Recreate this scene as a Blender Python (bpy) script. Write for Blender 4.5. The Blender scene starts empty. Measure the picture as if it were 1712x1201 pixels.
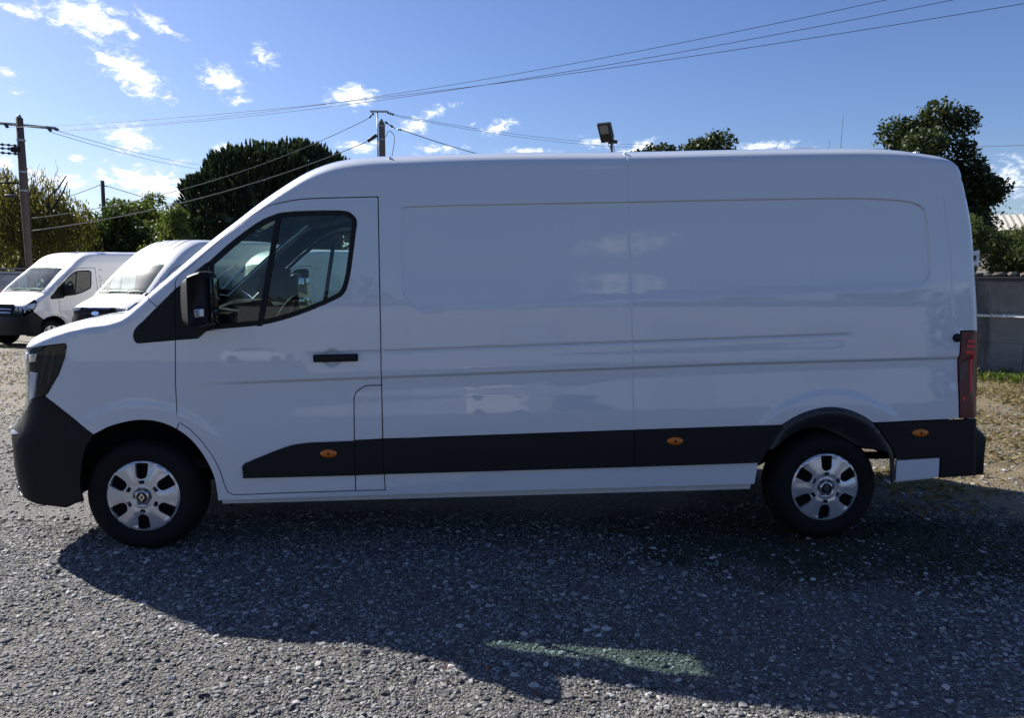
import bpy, math, random
import numpy as np
from mathutils.geometry import delaunay_2d_cdt
from mathutils import Matrix, Vector

rng = np.random.default_rng(7)
random.seed(7)
sc = bpy.context.scene
COL = sc.collection
PI = math.pi

# ------------------------------------------------------------------ camera
cam_d = bpy.data.cameras.new("camera")
cam = bpy.data.objects.new("camera", cam_d)
COL.objects.link(cam)
cam_d.sensor_width = 36.0
cam_d.lens = 1290 / 1712 * 36.0
cam_d.clip_start, cam_d.clip_end = 0.05, 2000
_r, _u, _w = (0.99837097, -0.05699759, 0.0025858), (0.00338022, 0.10432698, 0.99453731), (0.056956, 0.99290843, -0.10434969)
cam.matrix_world = Matrix(((_r[0], _u[0], -_w[0], -0.1447), (_r[1], _u[1], -_w[1], -5.6409), (_r[2], _u[2], -_w[2], 1.6584), (0, 0, 0, 1)))
sc.camera = cam

# ------------------------------------------------------------------ light
SUN = Vector((-1.09, 0.90, 1.0)).normalized()          # towards the sun
SUN_EL = math.asin(SUN.z)
SUN_AZ = math.atan2(SUN.x, SUN.y)
SKY_STRENGTH = 0.060
sc.view_settings.view_transform = 'Standard'
sc.view_settings.look = 'None'
sc.view_settings.gamma = 1.0
sc.view_settings.use_curve_mapping = False
sc.view_settings.exposure = 0.85

sun_d = bpy.data.lights.new("sun", 'SUN')
sun_d.energy = 5.0
sun_d.angle = math.radians(0.53)
sun_d.color = (1.0, 0.95, 0.88)
sun = bpy.data.objects.new("sun", sun_d)
COL.objects.link(sun)
sun.rotation_euler = SUN.to_track_quat('Z', 'Y').to_euler()

world = bpy.data.worlds.new("World")
sc.world = world
world.use_nodes = True


class NT:
    """small helper for node trees"""
    def __init__(s, tree):
        s.t = tree
        s.N = tree.nodes
        s.N.clear()

    def add(s, kind, **kw):
        n = s.N.new(kind)
        for k, v in kw.items():
            setattr(n, k, v)
        return n

    def link(s, a, b):
        s.t.links.new(a, b)

    def val(s, sock, v):
        if hasattr(v, 'links') or isinstance(v, bpy.types.NodeSocket):
            s.link(v, sock)
        else:
            sock.default_value = v

    def math(s, op, a, b=0.0, c=None, clamp=False):
        n = s.add('ShaderNodeMath', operation=op, use_clamp=clamp)
        s.val(n.inputs[0], a)
        s.val(n.inputs[1], b)
        if c is not None:
            s.val(n.inputs[2], c)
        return n.outputs[0]

    def noise(s, vec, scale, detail=4, rough=0.55, dist=0.0):
        n = s.add('ShaderNodeTexNoise')
        if vec is not None:
            s.link(vec, n.inputs['Vector'])
        n.inputs['Scale'].default_value = scale
        n.inputs['Detail'].default_value = detail
        n.inputs['Roughness'].default_value = rough
        n.inputs['Distortion'].default_value = dist
        return n.outputs['Fac']

    def ramp(s, fac, stops, interp='LINEAR'):
        n = s.add('ShaderNodeValToRGB')
        n.color_ramp.interpolation = interp
        els = n.color_ramp.elements
        while len(els) < len(stops):
            els.new(0.5)
        for e, (p, c) in zip(els, stops):
            e.position = p
            e.color = (c[0], c[1], c[2], 1) if not isinstance(c, (int, float)) else (c, c, c, 1)
        s.link(fac, n.inputs[0])
        return n.outputs[0]

    def mix(s, fac, a, b, blend='MIX'):
        n = s.add('ShaderNodeMix', data_type='RGBA', blend_type=blend)
        s.val(n.inputs[0], fac)
        s.val(n.inputs[6], a if not isinstance(a, tuple) else (*a, 1)[:4])
        s.val(n.inputs[7], b if not isinstance(b, tuple) else (*b, 1)[:4])
        return n.outputs[2]

    def smooth(s, x, lo, hi, a=0.0, b=1.0):
        n = s.add('ShaderNodeMapRange', interpolation_type='SMOOTHSTEP')
        s.val(n.inputs[0], x)
        n.inputs[1].default_value, n.inputs[2].default_value = lo, hi
        n.inputs[3].default_value, n.inputs[4].default_value = a, b
        return n.outputs[0]


# sky with a loose field of small fair-weather clouds (azimuth, elevation, half length, half width, tilt, density)
CLOUDS = [(-0.4947, 0.274, 0.0257, 0.0069, -0.087, 1.0), (-0.4334, 0.2788, 0.0449, 0.0206, -0.209, 1.15), (-0.4201, 0.2552, 0.0132, 0.0073, -0.524, 0.8),
          (-0.3587, 0.2786, 0.0296, 0.0082, -0.384, 0.9), (-0.3857, 0.2644, 0.0099, 0.0066, 0, 0.8), (-0.4122, 0.2369, 0.0223, 0.0116, -0.349, 1.0),
          (-0.3841, 0.2202, 0.0368, 0.0187, -0.611, 1.15), (-0.2934, 0.2287, 0.0248, 0.0149, -0.349, 1.05), (-0.2776, 0.2064, 0.0168, 0.0081, 0, 0.85),
          (-0.2455, 0.2565, 0.0171, 0.0149, 0.349, 0.9), (-0.5101, 0.2114, 0.0107, 0.0064, -0.262, 0.8), (-0.5074, 0.1922, 0.0147, 0.0073, -0.175, 0.6),
          (-0.1411, 0.2198, 0.0307, 0.0138, 0, 1.05), (-0.1701, 0.2082, 0.0161, 0.0065, 0, 0.6), (-0.3979, 0.1578, 0.029, 0.0175, -0.175, 1.1),
          (-0.4451, 0.1628, 0.0102, 0.006, -0.175, 0.6), (-0.4232, 0.1571, 0.0104, 0.006, 0, 0.7), (-0.4497, 0.1288, 0.0145, 0.0069, -0.087, 0.85),
          (-0.4115, 0.1263, 0.0121, 0.0071, 0, 0.7), (-0.5141, 0.1207, 0.0147, 0.0092, 0, 1.05), (-0.4709, 0.1063, 0.0567, 0.0121, -0.052, 1.0),
          (-0.3754, 0.1086, 0.0628, 0.02, -0.087, 1.15), (-0.344, 0.0986, 0.0485, 0.0148, 0, 1.1), (-0.5101, 0.0962, 0.0338, 0.0152, 0, 1.1),
          (-0.2928, 0.153, 0.0184, 0.0074, 0.087, 0.9), (-0.3427, 0.1325, 0.0161, 0.0055, 0, 0.7), (-0.3528, 0.1199, 0.0096, 0.0073, 0, 0.8),
          (-0.1349, 0.1609, 0.031, 0.0086, 0.087, 1.0), (-0.0457, 0.2022, 0.0317, 0.0085, 0.384, 0.85), (-0.0682, 0.1862, 0.0223, 0.0105, 0, 0.9),
          (0.0369, 0.1858, 0.0264, 0.0086, 0.209, 0.95), (0.0067, 0.1912, 0.0113, 0.0048, 0.349, 0.6), (-0.0423, 0.1597, 0.0413, 0.0068, 0, 0.95),
          (0.0748, 0.1593, 0.0379, 0.0059, 0, 0.9), (0.1652, 0.1701, 0.0243, 0.0077, 0, 0.85), (0.221, 0.1626, 0.0277, 0.0086, 0.175, 0.9),
          (0.3743, 0.1578, 0.0385, 0.0065, 0, 1.0), (0.6276, 0.1062, 0.0404, 0.0337, -0.087, 0.75), (0.6208, 0.1302, 0.0271, 0.0067, 0, 0.7)]
for _i in range(16):                                     # the same kind of cloud goes on round the rest of the sky
    CLOUDS.append((random.uniform(0.9, 5.4), random.uniform(0.08, 0.5), random.uniform(0.03, 0.09), random.uniform(0.01, 0.03), random.uniform(-.3, .3), 1.0))


def build_world():
    n = NT(world.node_tree)
    out = n.add('ShaderNodeOutputWorld')
    sky = n.add('ShaderNodeTexSky', sky_type='NISHITA', sun_disc=False)
    sky.sun_elevation = SUN_EL
    sky.sun_rotation = SUN_AZ
    sky.altitude = 50
    sky.air_density, sky.dust_density, sky.ozone_density = 1.0, 0.6, 2.2
    tc = n.add('ShaderNodeTexCoord')
    sep = n.add('ShaderNodeSeparateXYZ')
    n.link(tc.outputs['Generated'], sep.inputs[0])
    az = n.math('ARCTAN2', sep.outputs[0], sep.outputs[1])
    az = n.math('ADD', az, n.math('MULTIPLY', n.math('LESS_THAN', az, -0.75), 2 * PI))
    el = n.math('ARCSINE', sep.outputs[2])
    ae = n.add('ShaderNodeCombineXYZ')
    n.link(az, ae.inputs[0])
    n.link(el, ae.inputs[1])
    acc = None
    for (a, e, lx, ly, rot, st) in CLOUDS:
        mp = n.add('ShaderNodeMapping', vector_type='TEXTURE')
        n.link(ae.outputs[0], mp.inputs['Vector'])
        mp.inputs['Location'].default_value = (a, e, 0)
        mp.inputs['Rotation'].default_value = (0, 0, rot)
        mp.inputs['Scale'].default_value = (lx * 1.12, ly * 1.12, 1)
        ln = n.add('ShaderNodeVectorMath', operation='LENGTH')
        n.link(mp.outputs[0], ln.inputs[0])
        d = n.math('MULTIPLY_ADD', ln.outputs['Value'], -st * 0.62, st)
        acc = d if acc is None else n.math('MAXIMUM', acc, d)
    mp = n.add('ShaderNodeMapping')
    mp.inputs['Scale'].default_value = (1.0, 1.7, 1.0)
    n.link(ae.outputs[0], mp.inputs['Vector'])
    f1 = n.noise(mp.outputs[0], 62, 8, 0.70, 0.5)
    f2 = n.noise(mp.outputs[0], 17, 5, 0.6)
    f = n.math('ADD', n.math('MULTIPLY', f1, 2.1), n.math('MULTIPLY', f2, 0.75))
    dens = n.math('ADD', acc, n.math('SUBTRACT', f, 1.90))
    cov = n.smooth(dens, -0.10, 0.42)
    core = n.smooth(dens, 0.05, 0.6)
    ccol = n.mix(core, (7.0, 8.2, 10.4), (12.5, 12.8, 13.0))
    hs = n.add('ShaderNodeHueSaturation')
    hs.inputs['Saturation'].default_value = 1.12
    hs.inputs['Hue'].default_value = 0.508
    n.link(sky.outputs[0], hs.inputs['Color'])
    blue = n.mix(1.0, hs.outputs[0], (0.94, 1.0, 1.20), 'MULTIPLY')
    mixed = n.mix(n.math('MULTIPLY', cov, 0.96), blue, ccol)
    bg = n.add('ShaderNodeBackground')
    bg.inputs['Strength'].default_value = SKY_STRENGTH
    n.link(mixed, bg.inputs['Color'])
    n.link(bg.outputs[0], out.inputs[0])


build_world()


# ------------------------------------------------------------------ materials
def new_mat(name):
    m = bpy.data.materials.new(name)
    m.use_nodes = True
    n = NT(m.node_tree)
    out = n.add('ShaderNodeOutputMaterial')
    return m, n, out


def principled(n, color, rough=0.5, **kw):
    b = n.add('ShaderNodeBsdfPrincipled')
    n.val(b.inputs['Base Color'], (*color, 1) if isinstance(color, tuple) else color)
    n.val(b.inputs['Roughness'], rough)
    for k, v in kw.items():
        n.val(b.inputs[k.replace('_', ' ')], v)
    return b


def simple(name, color, rough=0.5, var=0.12, scale=30, bump=0.0, bscale=200, **kw):
    m, n, out = new_mat(name)
    tc = n.add('ShaderNodeTexCoord')
    f = n.noise(tc.outputs['Object'], scale, 4, 0.6)
    c = n.mix(f, tuple(x * (1 - var) for x in color), tuple(min(1, x * (1 + var)) for x in color))
    rr = n.math('MULTIPLY_ADD', f, 0.16, rough - 0.08)
    b = principled(n, c, rr, **kw)
    if bump:
        bp = n.add('ShaderNodeBump')
        bp.inputs['Strength'].default_value = bump
        bp.inputs['Distance'].default_value = 0.002
        n.link(n.noise(tc.outputs['Object'], bscale, 3), bp.inputs['Height'])
        n.link(bp.outputs[0], b.inputs['Normal'])
    n.link(b.outputs[0], out.inputs[0])
    return m


def paint(name, color):
    m, n, out = new_mat(name)
    tc = n.add('ShaderNodeTexCoord')
    f = n.noise(tc.outputs['Object'], 3.0, 5, 0.6)
    c = n.mix(f, tuple(x * 0.97 for x in color), color)
    dust = n.noise(tc.outputs['Object'], 9.0, 6, 0.7)
    rr = n.math('MULTIPLY_ADD', dust, 0.03, 0.01)
    b = principled(n, c, 0.45, Coat_Weight=1.0, Coat_Roughness=rr, Coat_IOR=1.57)
    b.inputs['Specular IOR Level'].default_value = 0.3
    bp = n.add('ShaderNodeBump')
    bp.inputs['Strength'].default_value = 0.02
    bp.inputs['Distance'].default_value = 0.003
    n.link(n.noise(tc.outputs['Object'], 14, 2), bp.inputs['Height'])
    n.link(bp.outputs[0], b.inputs['Coat Normal'])
    n.link(b.outputs[0], out.inputs[0])
    return m


def glass_mat(name, tint=(0.68, 0.83, 0.77), refl=1.0):
    m, n, out = new_mat(name)
    tr = n.add('ShaderNodeBsdfTransparent')
    tr.inputs[0].default_value = (*tint, 1)
    gl = n.add('ShaderNodeBsdfGlossy')
    gl.inputs['Roughness'].default_value = 0.01
    gl.inputs[0].default_value = (0.95, 1.0, 0.97, 1)
    fr = n.add('ShaderNodeFresnel')
    ge = n.add('ShaderNodeNewGeometry')
    n.link(n.math('MULTIPLY_ADD', ge.outputs['Backfacing'], 1 / 1.5 - 1.5, 1.5), fr.inputs[0])
    mx = n.add('ShaderNodeMixShader')
    tc = n.add('ShaderNodeTexCoord')
    sm = n.noise(tc.outputs['Object'], 6, 4)
    n.link(n.math('MULTIPLY', fr.outputs[0], n.math('MULTIPLY_ADD', sm, 0.3, 0.95 * refl)), mx.inputs[0])
    n.link(tr.outputs[0], mx.inputs[1])
    n.link(gl.outputs[0], mx.inputs[2])
    n.link(mx.outputs[0], out.inputs[0])
    return m


M = {}
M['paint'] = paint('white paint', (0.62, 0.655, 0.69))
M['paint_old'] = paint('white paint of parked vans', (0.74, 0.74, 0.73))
M['plastic'] = simple('black plastic', (0.0075, 0.0078, 0.009), 0.6, 0.2, 40, 0.25, 500, Specular_IOR_Level=0.28)
M['gloss_black'] = simple('gloss black trim', (0.008, 0.008, 0.010), 0.22)
M['rubber'] = simple('tyre rubber', (0.006, 0.006, 0.0068), 0.8, 0.3, 25, 0.2, 300, Specular_IOR_Level=0.25)
M['dark'] = simple('dark underside', (0.004, 0.004, 0.0045), 0.9)
M['grey_trim'] = simple('grey plastic trim', (0.022, 0.023, 0.026), 0.42, 0.15, 30)
M['interior'] = simple('dark cabin trim', (0.006, 0.0065, 0.0075), 0.8, 0.2, 20, Specular_IOR_Level=0.15)
M['liner'] = simple('cabin headliner', (0.028, 0.033, 0.042), 0.85)
M['seat'] = simple('seat fabric', (0.012, 0.012, 0.013), 0.9, 0.3, 60)
M['silver'] = simple('silver wheel trim paint', (0.58, 0.59, 0.61), 0.24, 0.05, 20, Metallic=0.55)
M['satin'] = simple('satin silver trim', (0.30, 0.31, 0.33), 0.35, 0.05, 20, Metallic=0.3)
M['chrome'] = simple('chrome', (0.75, 0.76, 0.78), 0.10, 0.03, 20, Metallic=1.0)
M['mirror'] = simple('mirror glass', (0.42, 0.46, 0.52), 0.02, 0.01, 20, Metallic=1.0)
M['mirror_dark'] = simple('mirror glass with dark reflection', (0.05, 0.058, 0.075), 0.05, 0.01, 20, Metallic=1.0)  # dark base colour stands in for the near glass's dark reflection
M['glass'] = glass_mat('green tinted window glass')
M['windshield'] = glass_mat('windshield glass', (0.70, 0.84, 0.78))
def dusty_glass(name):
    m = glass_mat(name, (0.66, 0.80, 0.74))
    nt = m.node_tree
    out = next(x for x in nt.nodes if x.type == 'OUTPUT_MATERIAL')
    old = out.inputs[0].links[0].from_socket
    dif = nt.nodes.new('ShaderNodeBsdfDiffuse')
    dif.inputs[0].default_value = (.5, .5, .48, 1)
    glo = nt.nodes.new('ShaderNodeBsdfGlossy')
    glo.inputs['Roughness'].default_value = .22
    m1, m2 = nt.nodes.new('ShaderNodeMixShader'), nt.nodes.new('ShaderNodeMixShader')
    m1.inputs[0].default_value, m2.inputs[0].default_value = .05, .035
    nt.links.new(old, m1.inputs[1])
    nt.links.new(dif.outputs[0], m1.inputs[2])
    nt.links.new(m1.outputs[0], m2.inputs[1])
    nt.links.new(glo.outputs[0], m2.inputs[2])
    nt.links.new(m2.outputs[0], out.inputs[0])
    return m


M['windshield_dusty'] = dusty_glass('dusty windshield glass')
M['lens'] = glass_mat('clear lamp lens', (0.88, 0.90, 0.93), 0.85)
M['orange'] = simple('orange lamp plastic', (0.62, 0.16, 0.01), 0.3, 0.1)
M['red_dark'] = simple('dark red lamp', (0.10, 0.006, 0.007), 0.35, 0.15, 10, Coat_Weight=0.25)
M['red_bright'] = simple('bright red lamp band', (0.62, 0.022, 0.020), 0.35, 0.1, 10, Coat_Weight=0.3)
M['white_plastic'] = simple('white lamp plastic', (0.7, 0.72, 0.74), 0.3, 0.05)
M["steel"] = simple('galvanised steel', (0.32, 0.33, 0.35), 0.45, 0.2, 15, Metallic=0.6)
M['primer'] = simple('unpainted sill', (0.50, 0.50, 0.48), 0.5)
M['stain_white'] = simple('white pipe plastic', (0.74, 0.75, 0.73), 0.4)


# ------------------------------------------------------------------ mesh helpers
def mk(name, pieces, mat, parent=None, smooth=True, kind=None, mats=None, midx=None):
    """pieces: list of (V, F, N or None); one mesh object"""
    V, F, N, off = [], [], [], 0
    for p in pieces:
        v, f = np.asarray(p[0], float), p[1]
        nn = p[2] if len(p) > 2 and p[2] is not None else np.zeros_like(v)
        V.append(v)
        N.append(nn)
        F.append([tuple(int(i) + off for i in t) for t in f])
        off += len(v)
    V = np.vstack(V)
    N = np.vstack(N)
    F = [t for fs in F for t in fs]
    me = bpy.data.meshes.new(name)
    me.from_pydata(V.tolist(), [], F)
    me.polygons.foreach_set('use_smooth', [smooth] * len(me.polygons))
    for m in (mats or [mat]):
        me.materials.append(m)
    if midx is not None:
        me.polygons.foreach_set('material_index', midx)
    me.update()
    if smooth and np.abs(N).max() > 0:
        me.normals_split_custom_set_from_vertices(N.tolist())
    return obj(name, me, parent, kind)


def obj(name, me, parent=None, kind=None):
    o = bpy.data.objects.new(name, me)
    COL.objects.link(o)
    if parent is not None:
        o.parent = parent
    if kind:
        o['kind'] = kind
    return o


def soup(name, V, F4, mat, parent=None, kind=None, smooth=False):
    """big meshes straight from numpy: F4 is (n, k) with constant k"""
    me = bpy.data.meshes.new(name)
    V = np.ascontiguousarray(V, np.float32)
    F4 = np.ascontiguousarray(F4, np.int32)
    k = F4.shape[1]
    me.vertices.add(len(V))
    me.vertices.foreach_set('co', V.ravel())
    me.loops.add(F4.size)
    me.loops.foreach_set('vertex_index', F4.ravel())
    me.polygons.add(len(F4))
    me.polygons.foreach_set('loop_start', np.arange(0, F4.size, k, dtype=np.int32))
    me.polygons.foreach_set('loop_total', np.full(len(F4), k, np.int32))
    me.polygons.foreach_set('use_smooth', np.full(len(F4), smooth))
    me.update(calc_edges=True)
    me.materials.append(mat)
    return obj(name, me, parent, kind)


def thing(name, label, cat, loc=(0, 0, 0), rz=0.0, group=None):
    o = bpy.data.objects.new(name, None)
    COL.objects.link(o)
    o.location = loc
    o.rotation_euler = (0, 0, rz)
    o.empty_display_size = 0.2
    o['label'], o['category'] = label, cat
    if group:
        o['group'] = group
    return o


def tag(o, label, cat, group=None):
    o['label'], o['category'] = label, cat
    if group:
        o['group'] = group
    return o


def box(x0, x1, y0, y1, z0, z1, b=0.0):
    """box with optional chamfer b on the long edges (8 or 24 verts)"""
    if b <= 0:
        V = [(x, y, z) for x in (x0, x1) for y in (y0, y1) for z in (z0, z1)]
        F = [(0, 1, 3, 2), (4, 6, 7, 5), (0, 4, 5, 1), (2, 3, 7, 6), (0, 2, 6, 4), (1, 5, 7, 3)]
        return np.array(V, float), F, None
    import bmesh
    bm = bmesh.new()
    bmesh.ops.create_cube(bm, size=1)
    for v in bm.verts:
        v.co = ((x0 + x1) / 2 + v.co.x * (x1 - x0), (y0 + y1) / 2 + v.co.y * (y1 - y0), (z0 + z1) / 2 + v.co.z * (z1 - z0))
    bmesh.ops.bevel(bm, geom=bm.edges[:], offset=b, segments=2, affect='EDGES', profile=0.5)
    V = np.array([v.co[:] for v in bm.verts])
    F = [tuple(v.index for v in f.verts) for f in bm.faces]
    bm.free()
    return V, F, None


def tube(path, rad, seg=8, caps=True):
    P = np.asarray(path, float)
    R = np.full(len(P), rad, float) if np.isscalar(rad) else np.asarray(rad, float)
    T = np.gradient(P, axis=0)
    T /= np.linalg.norm(T, axis=1)[:, None] + 1e-9
    up = np.array([0, 0, 1.0]) if abs(T[0, 2]) < 0.9 else np.array([1.0, 0, 0])
    V, F = [], []
    for i in range(len(P)):
        a = np.cross(T[i], up)
        a /= np.linalg.norm(a) + 1e-9
        b = np.cross(a, T[i])
        for k in range(seg):
            t = 2 * PI * k / seg
            V.append(P[i] + R[i] * (a * math.cos(t) + b * math.sin(t)))
    for i in range(len(P) - 1):
        for k in range(seg):
            k2 = (k + 1) % seg
            F.append((i * seg + k, i * seg + k2, (i + 1) * seg + k2, (i + 1) * seg + k))
    if caps:
        F.append(tuple(range(seg))[::-1])
        F.append(tuple((len(P) - 1) * seg + k for k in range(seg)))
    return np.array(V), F, None


def lathe(prof, seg=48, axis='y', c=(0, 0, 0)):
    """prof: list of (radius, along axis)"""
    V, F = [], []
    m = len(prof)
    for k in range(seg):
        t = 2 * PI * k / seg
        for (r, h) in prof:
            V.append((c[0] + r * math.cos(t), c[1] + h, c[2] + r * math.sin(t)) if axis == 'y' else (c[0] + r * math.cos(t), c[1] + r * math.sin(t), c[2] + h))
    for k in range(seg):
        k2 = (k + 1) % seg
        for i in range(m - 1):
            F.append((k * m + i, k * m + i + 1, k2 * m + i + 1, k2 * m + i))
    return np.array(V), F, None


def prism(poly, y0, y1, bev=0.0):
    """polygon in XZ pushed along y, optional chamfer of both rims"""
    P = np.asarray(poly, float)
    n = len(P)
    c = P.mean(0)
    rings = [(0.0, y0), (0.0, y1)] if bev <= 0 else [(bev, y0), (0, y0 + bev), (0, y1 - bev), (bev, y1)]
    V = []
    for s, y in rings:
        d = P - c
        L = np.linalg.norm(d, axis=1)[:, None]
        q = c + d * (1 - s / np.maximum(L, 1e-6))
        V += [(a, y, b) for a, b in q]
    F = []
    for r in range(len(rings) - 1):
        for k in range(n):
            k2 = (k + 1) % n
            F.append((r * n + k, r * n + k2, (r + 1) * n + k2, (r + 1) * n + k))
    F.append(tuple(range(n))[::-1])
    F.append(tuple((len(rings) - 1) * n + k for k in range(n)))
    return np.array(V), F, None


def mirror_y(p):
    V, F = np.array(p[0], float), p[1]
    V = V * np.array([1, -1, 1])
    N = None if len(p) < 3 or p[2] is None else np.asarray(p[2]) * np.array([1, -1, 1])
    return V, [tuple(f[::-1]) for f in F], N


def move(p, d):
    return np.asarray(p[0], float) + np.array(d, float), p[1], p[2] if len(p) > 2 else None


# ------------------------------------------------------------------ outlines
def cr(pts, n=5):
    """Catmull-Rom through open points"""
    P = np.asarray(pts, float)
    P = np.vstack([2 * P[0] - P[1], P, 2 * P[-1] - P[-2]])
    out = []
    for i in range(1, len(P) - 2):
        p0, p1, p2, p3 = P[i - 1:i + 3]
        for k in range(n):
            t = k / n
            out.append(0.5 * ((2 * p1) + (-p0 + p2) * t + (2 * p0 - 5 * p1 + 4 * p2 - p3) * t * t + (-p0 + 3 * p1 - 3 * p2 + p3) * t ** 3))
    out.append(P[-2])
    return [tuple(p) for p in out]


def densify(poly, h, closed=True):
    P = np.asarray(poly, float)
    Q = np.vstack([P, P[:1]]) if closed else P
    out = []
    for a, b in zip(Q[:-1], Q[1:]):
        k = max(1, int(math.ceil(np.linalg.norm(b - a) / h)))
        for i in range(k):
            out.append(a + (b - a) * i / k)
    if not closed:
        out.append(Q[-1])
    return np.array(out)


def clean(P, eps=1e-4):
    P = np.asarray(P, float)
    keep = np.linalg.norm(P - np.roll(P, 1, 0), axis=1) > eps
    return P[keep]


def area(P):
    x, y = P[:, 0], P[:, 1]
    return 0.5 * np.sum(x * np.roll(y, -1) - y * np.roll(x, -1))


def shrink(poly, d):
    P = clean(poly)
    if area(P) < 0:
        P = P[::-1]
    e1 = P - np.roll(P, 1, 0)
    e2 = np.roll(P, -1, 0) - P
    e1 /= np.linalg.norm(e1, axis=1)[:, None]
    e2 /= np.linalg.norm(e2, axis=1)[:, None]
    n1 = np.c_[-e1[:, 1], e1[:, 0]]
    n2 = np.c_[-e2[:, 1], e2[:, 0]]
    b = n1 + n2
    b /= np.maximum(np.sum(b * n1, axis=1), 0.35)[:, None]
    return P + b * d


def inpoly(Q, P):
    Q = np.asarray(Q, float)
    P = np.asarray(P, float)
    x, y = Q[:, 0], Q[:, 1]
    r = np.zeros(len(Q), bool)
    x1, y1 = P[:, 0], P[:, 1]
    x2, y2 = np.roll(x1, -1), np.roll(y1, -1)
    for i in range(len(P)):
        if y1[i] == y2[i]:
            continue
        c = ((y1[i] > y) != (y2[i] > y)) & (x < (x2[i] - x1[i]) * (y - y1[i]) / (y2[i] - y1[i]) + x1[i])
        r ^= c
    return r


def pdist(Q, P, closed=True):
    Q = np.asarray(Q, float)
    P = np.asarray(P, float)
    B = np.roll(P, -1, 0) if closed else P[1:]
    A = P if closed else P[:-1]
    best = np.full(len(Q), 1e9)
    for a, b in zip(A, B):
        ab = b - a
        t = np.clip(((Q - a) @ ab) / max(ab @ ab, 1e-12), 0, 1)
        d = Q - a - t[:, None] * ab
        best = np.minimum(best, d[:, 0] ** 2 + d[:, 1] ** 2)
    return np.sqrt(best)


def sstep(x, a, b):
    t = np.clip((np.asarray(x, float) - a) / (b - a), 0, 1)
    return t * t * (3 - 2 * t)


def tess(outer, holes, h, extra=None, clip=None, lines=None):
    """triangulate a polygon (with holes, clipped by a second polygon) with an even inner grid"""
    outer = clean(densify(outer, h))
    holes = [clean(densify(q, h)) for q in holes]
    loops = [outer] + holes
    pts, edges = [], []
    for L in loops:
        s = len(pts)
        pts += [tuple(p) for p in L]
        edges += [(s + i, s + (i + 1) % len(L)) for i in range(len(L))]
    cidx = {}
    if clip is not None:
        cp, cv = clip
        m = inpoly(cp, outer)
        prev = None
        for i in range(len(cp)):
            if m[i]:
                cidx[len(pts)] = i
                if prev is not None and prev == i - 1:
                    edges.append((len(pts) - 1, len(pts)))
                pts.append(tuple(cp[i]))
                prev = i
    LP = []
    for ln in (lines or []):
        ln = np.asarray(ln, float)
        ok = inpoly(ln, outer)
        if not ok.any():
            continue
        for q in holes:
            ok &= ~inpoly(ln, q)
        if clip is not None:
            ok &= inpoly(ln, clip[1])
            idx = np.where(ok)[0]
            if len(idx):
                ok[idx] &= pdist(ln[idx], clip[0], False) > .004
        idx = np.where(ok)[0]
        for L in loops:
            if len(idx):
                ok[idx] &= pdist(ln[idx], L) > .0025
                idx = np.where(ok)[0]
        prev = None
        for i in range(len(ln)):
            if ok[i]:
                if prev == i - 1 and prev is not None:
                    edges.append((len(pts) - 1, len(pts)))
                pts.append(tuple(ln[i]))
                LP.append(ln[i])
                prev = i
    lo, hi = outer.min(0), outer.max(0)
    gx = np.arange(lo[0] + h * .5, hi[0], h)
    gy = np.arange(lo[1] + h * .5, hi[1], h * .87)
    G = np.array([(x + (h * .5 if j % 2 else 0), y) for j, y in enumerate(gy) for x in gx]) if len(gx) and len(gy) else np.zeros((0, 2))
    if len(LP) and len(G):
        de = np.ones(len(G), bool)
        ex = np.asarray(LP)
        for i in range(0, len(G), 1000):
            d = ((G[i:i + 1000, None] - ex[None]) ** 2).sum(-1).min(1)
            de[i:i + 1000] = d > (h * .30) ** 2
        G = G[de]
    if extra is not None and len(extra):
        if len(G):
            de = np.ones(len(G), bool)
            ex = np.asarray(extra)
            for i in range(0, len(G), 2000):
                d = ((G[i:i + 2000, None] - ex[None]) ** 2).sum(-1).min(1)
                de[i:i + 2000] = d > (h * .33) ** 2
            G = G[de]
        G = np.vstack([G, extra])
    if len(G):
        m = inpoly(G, outer)
        for q in holes:
            m &= ~inpoly(G, q)
        G = G[m]
    if len(G):
        m = np.ones(len(G), bool)
        for L in loops:
            m &= pdist(G, L) > h * .3
        if clip is not None:
            m &= inpoly(G, clip[1])
            m &= pdist(G, clip[0], False) > h * .3
        G = G[m]
    pts += [tuple(p) for p in G]
    vo, _, fo, ov, _, _ = delaunay_2d_cdt([Vector(p) for p in pts], edges, [], 0, 1e-6)
    U = np.array([v[:] for v in vo])
    F = np.array([f for f in fo if len(f) == 3], int)
    c = U[F].mean(1)
    m = inpoly(c, outer)
    for q in holes:
        m &= ~inpoly(c, q)
    if clip is not None:
        m &= inpoly(c, clip[1])
    F = F[m]
    ck = np.full(len(U), -1)
    for i, src in enumerate(ov):
        for sidx in src:
            if sidx in cidx:
                ck[i] = cidx[sidx]
    used = np.unique(F)
    re = np.full(len(U), -1)
    re[used] = np.arange(len(used))
    return U[used], re[F], ck[used]


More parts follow.
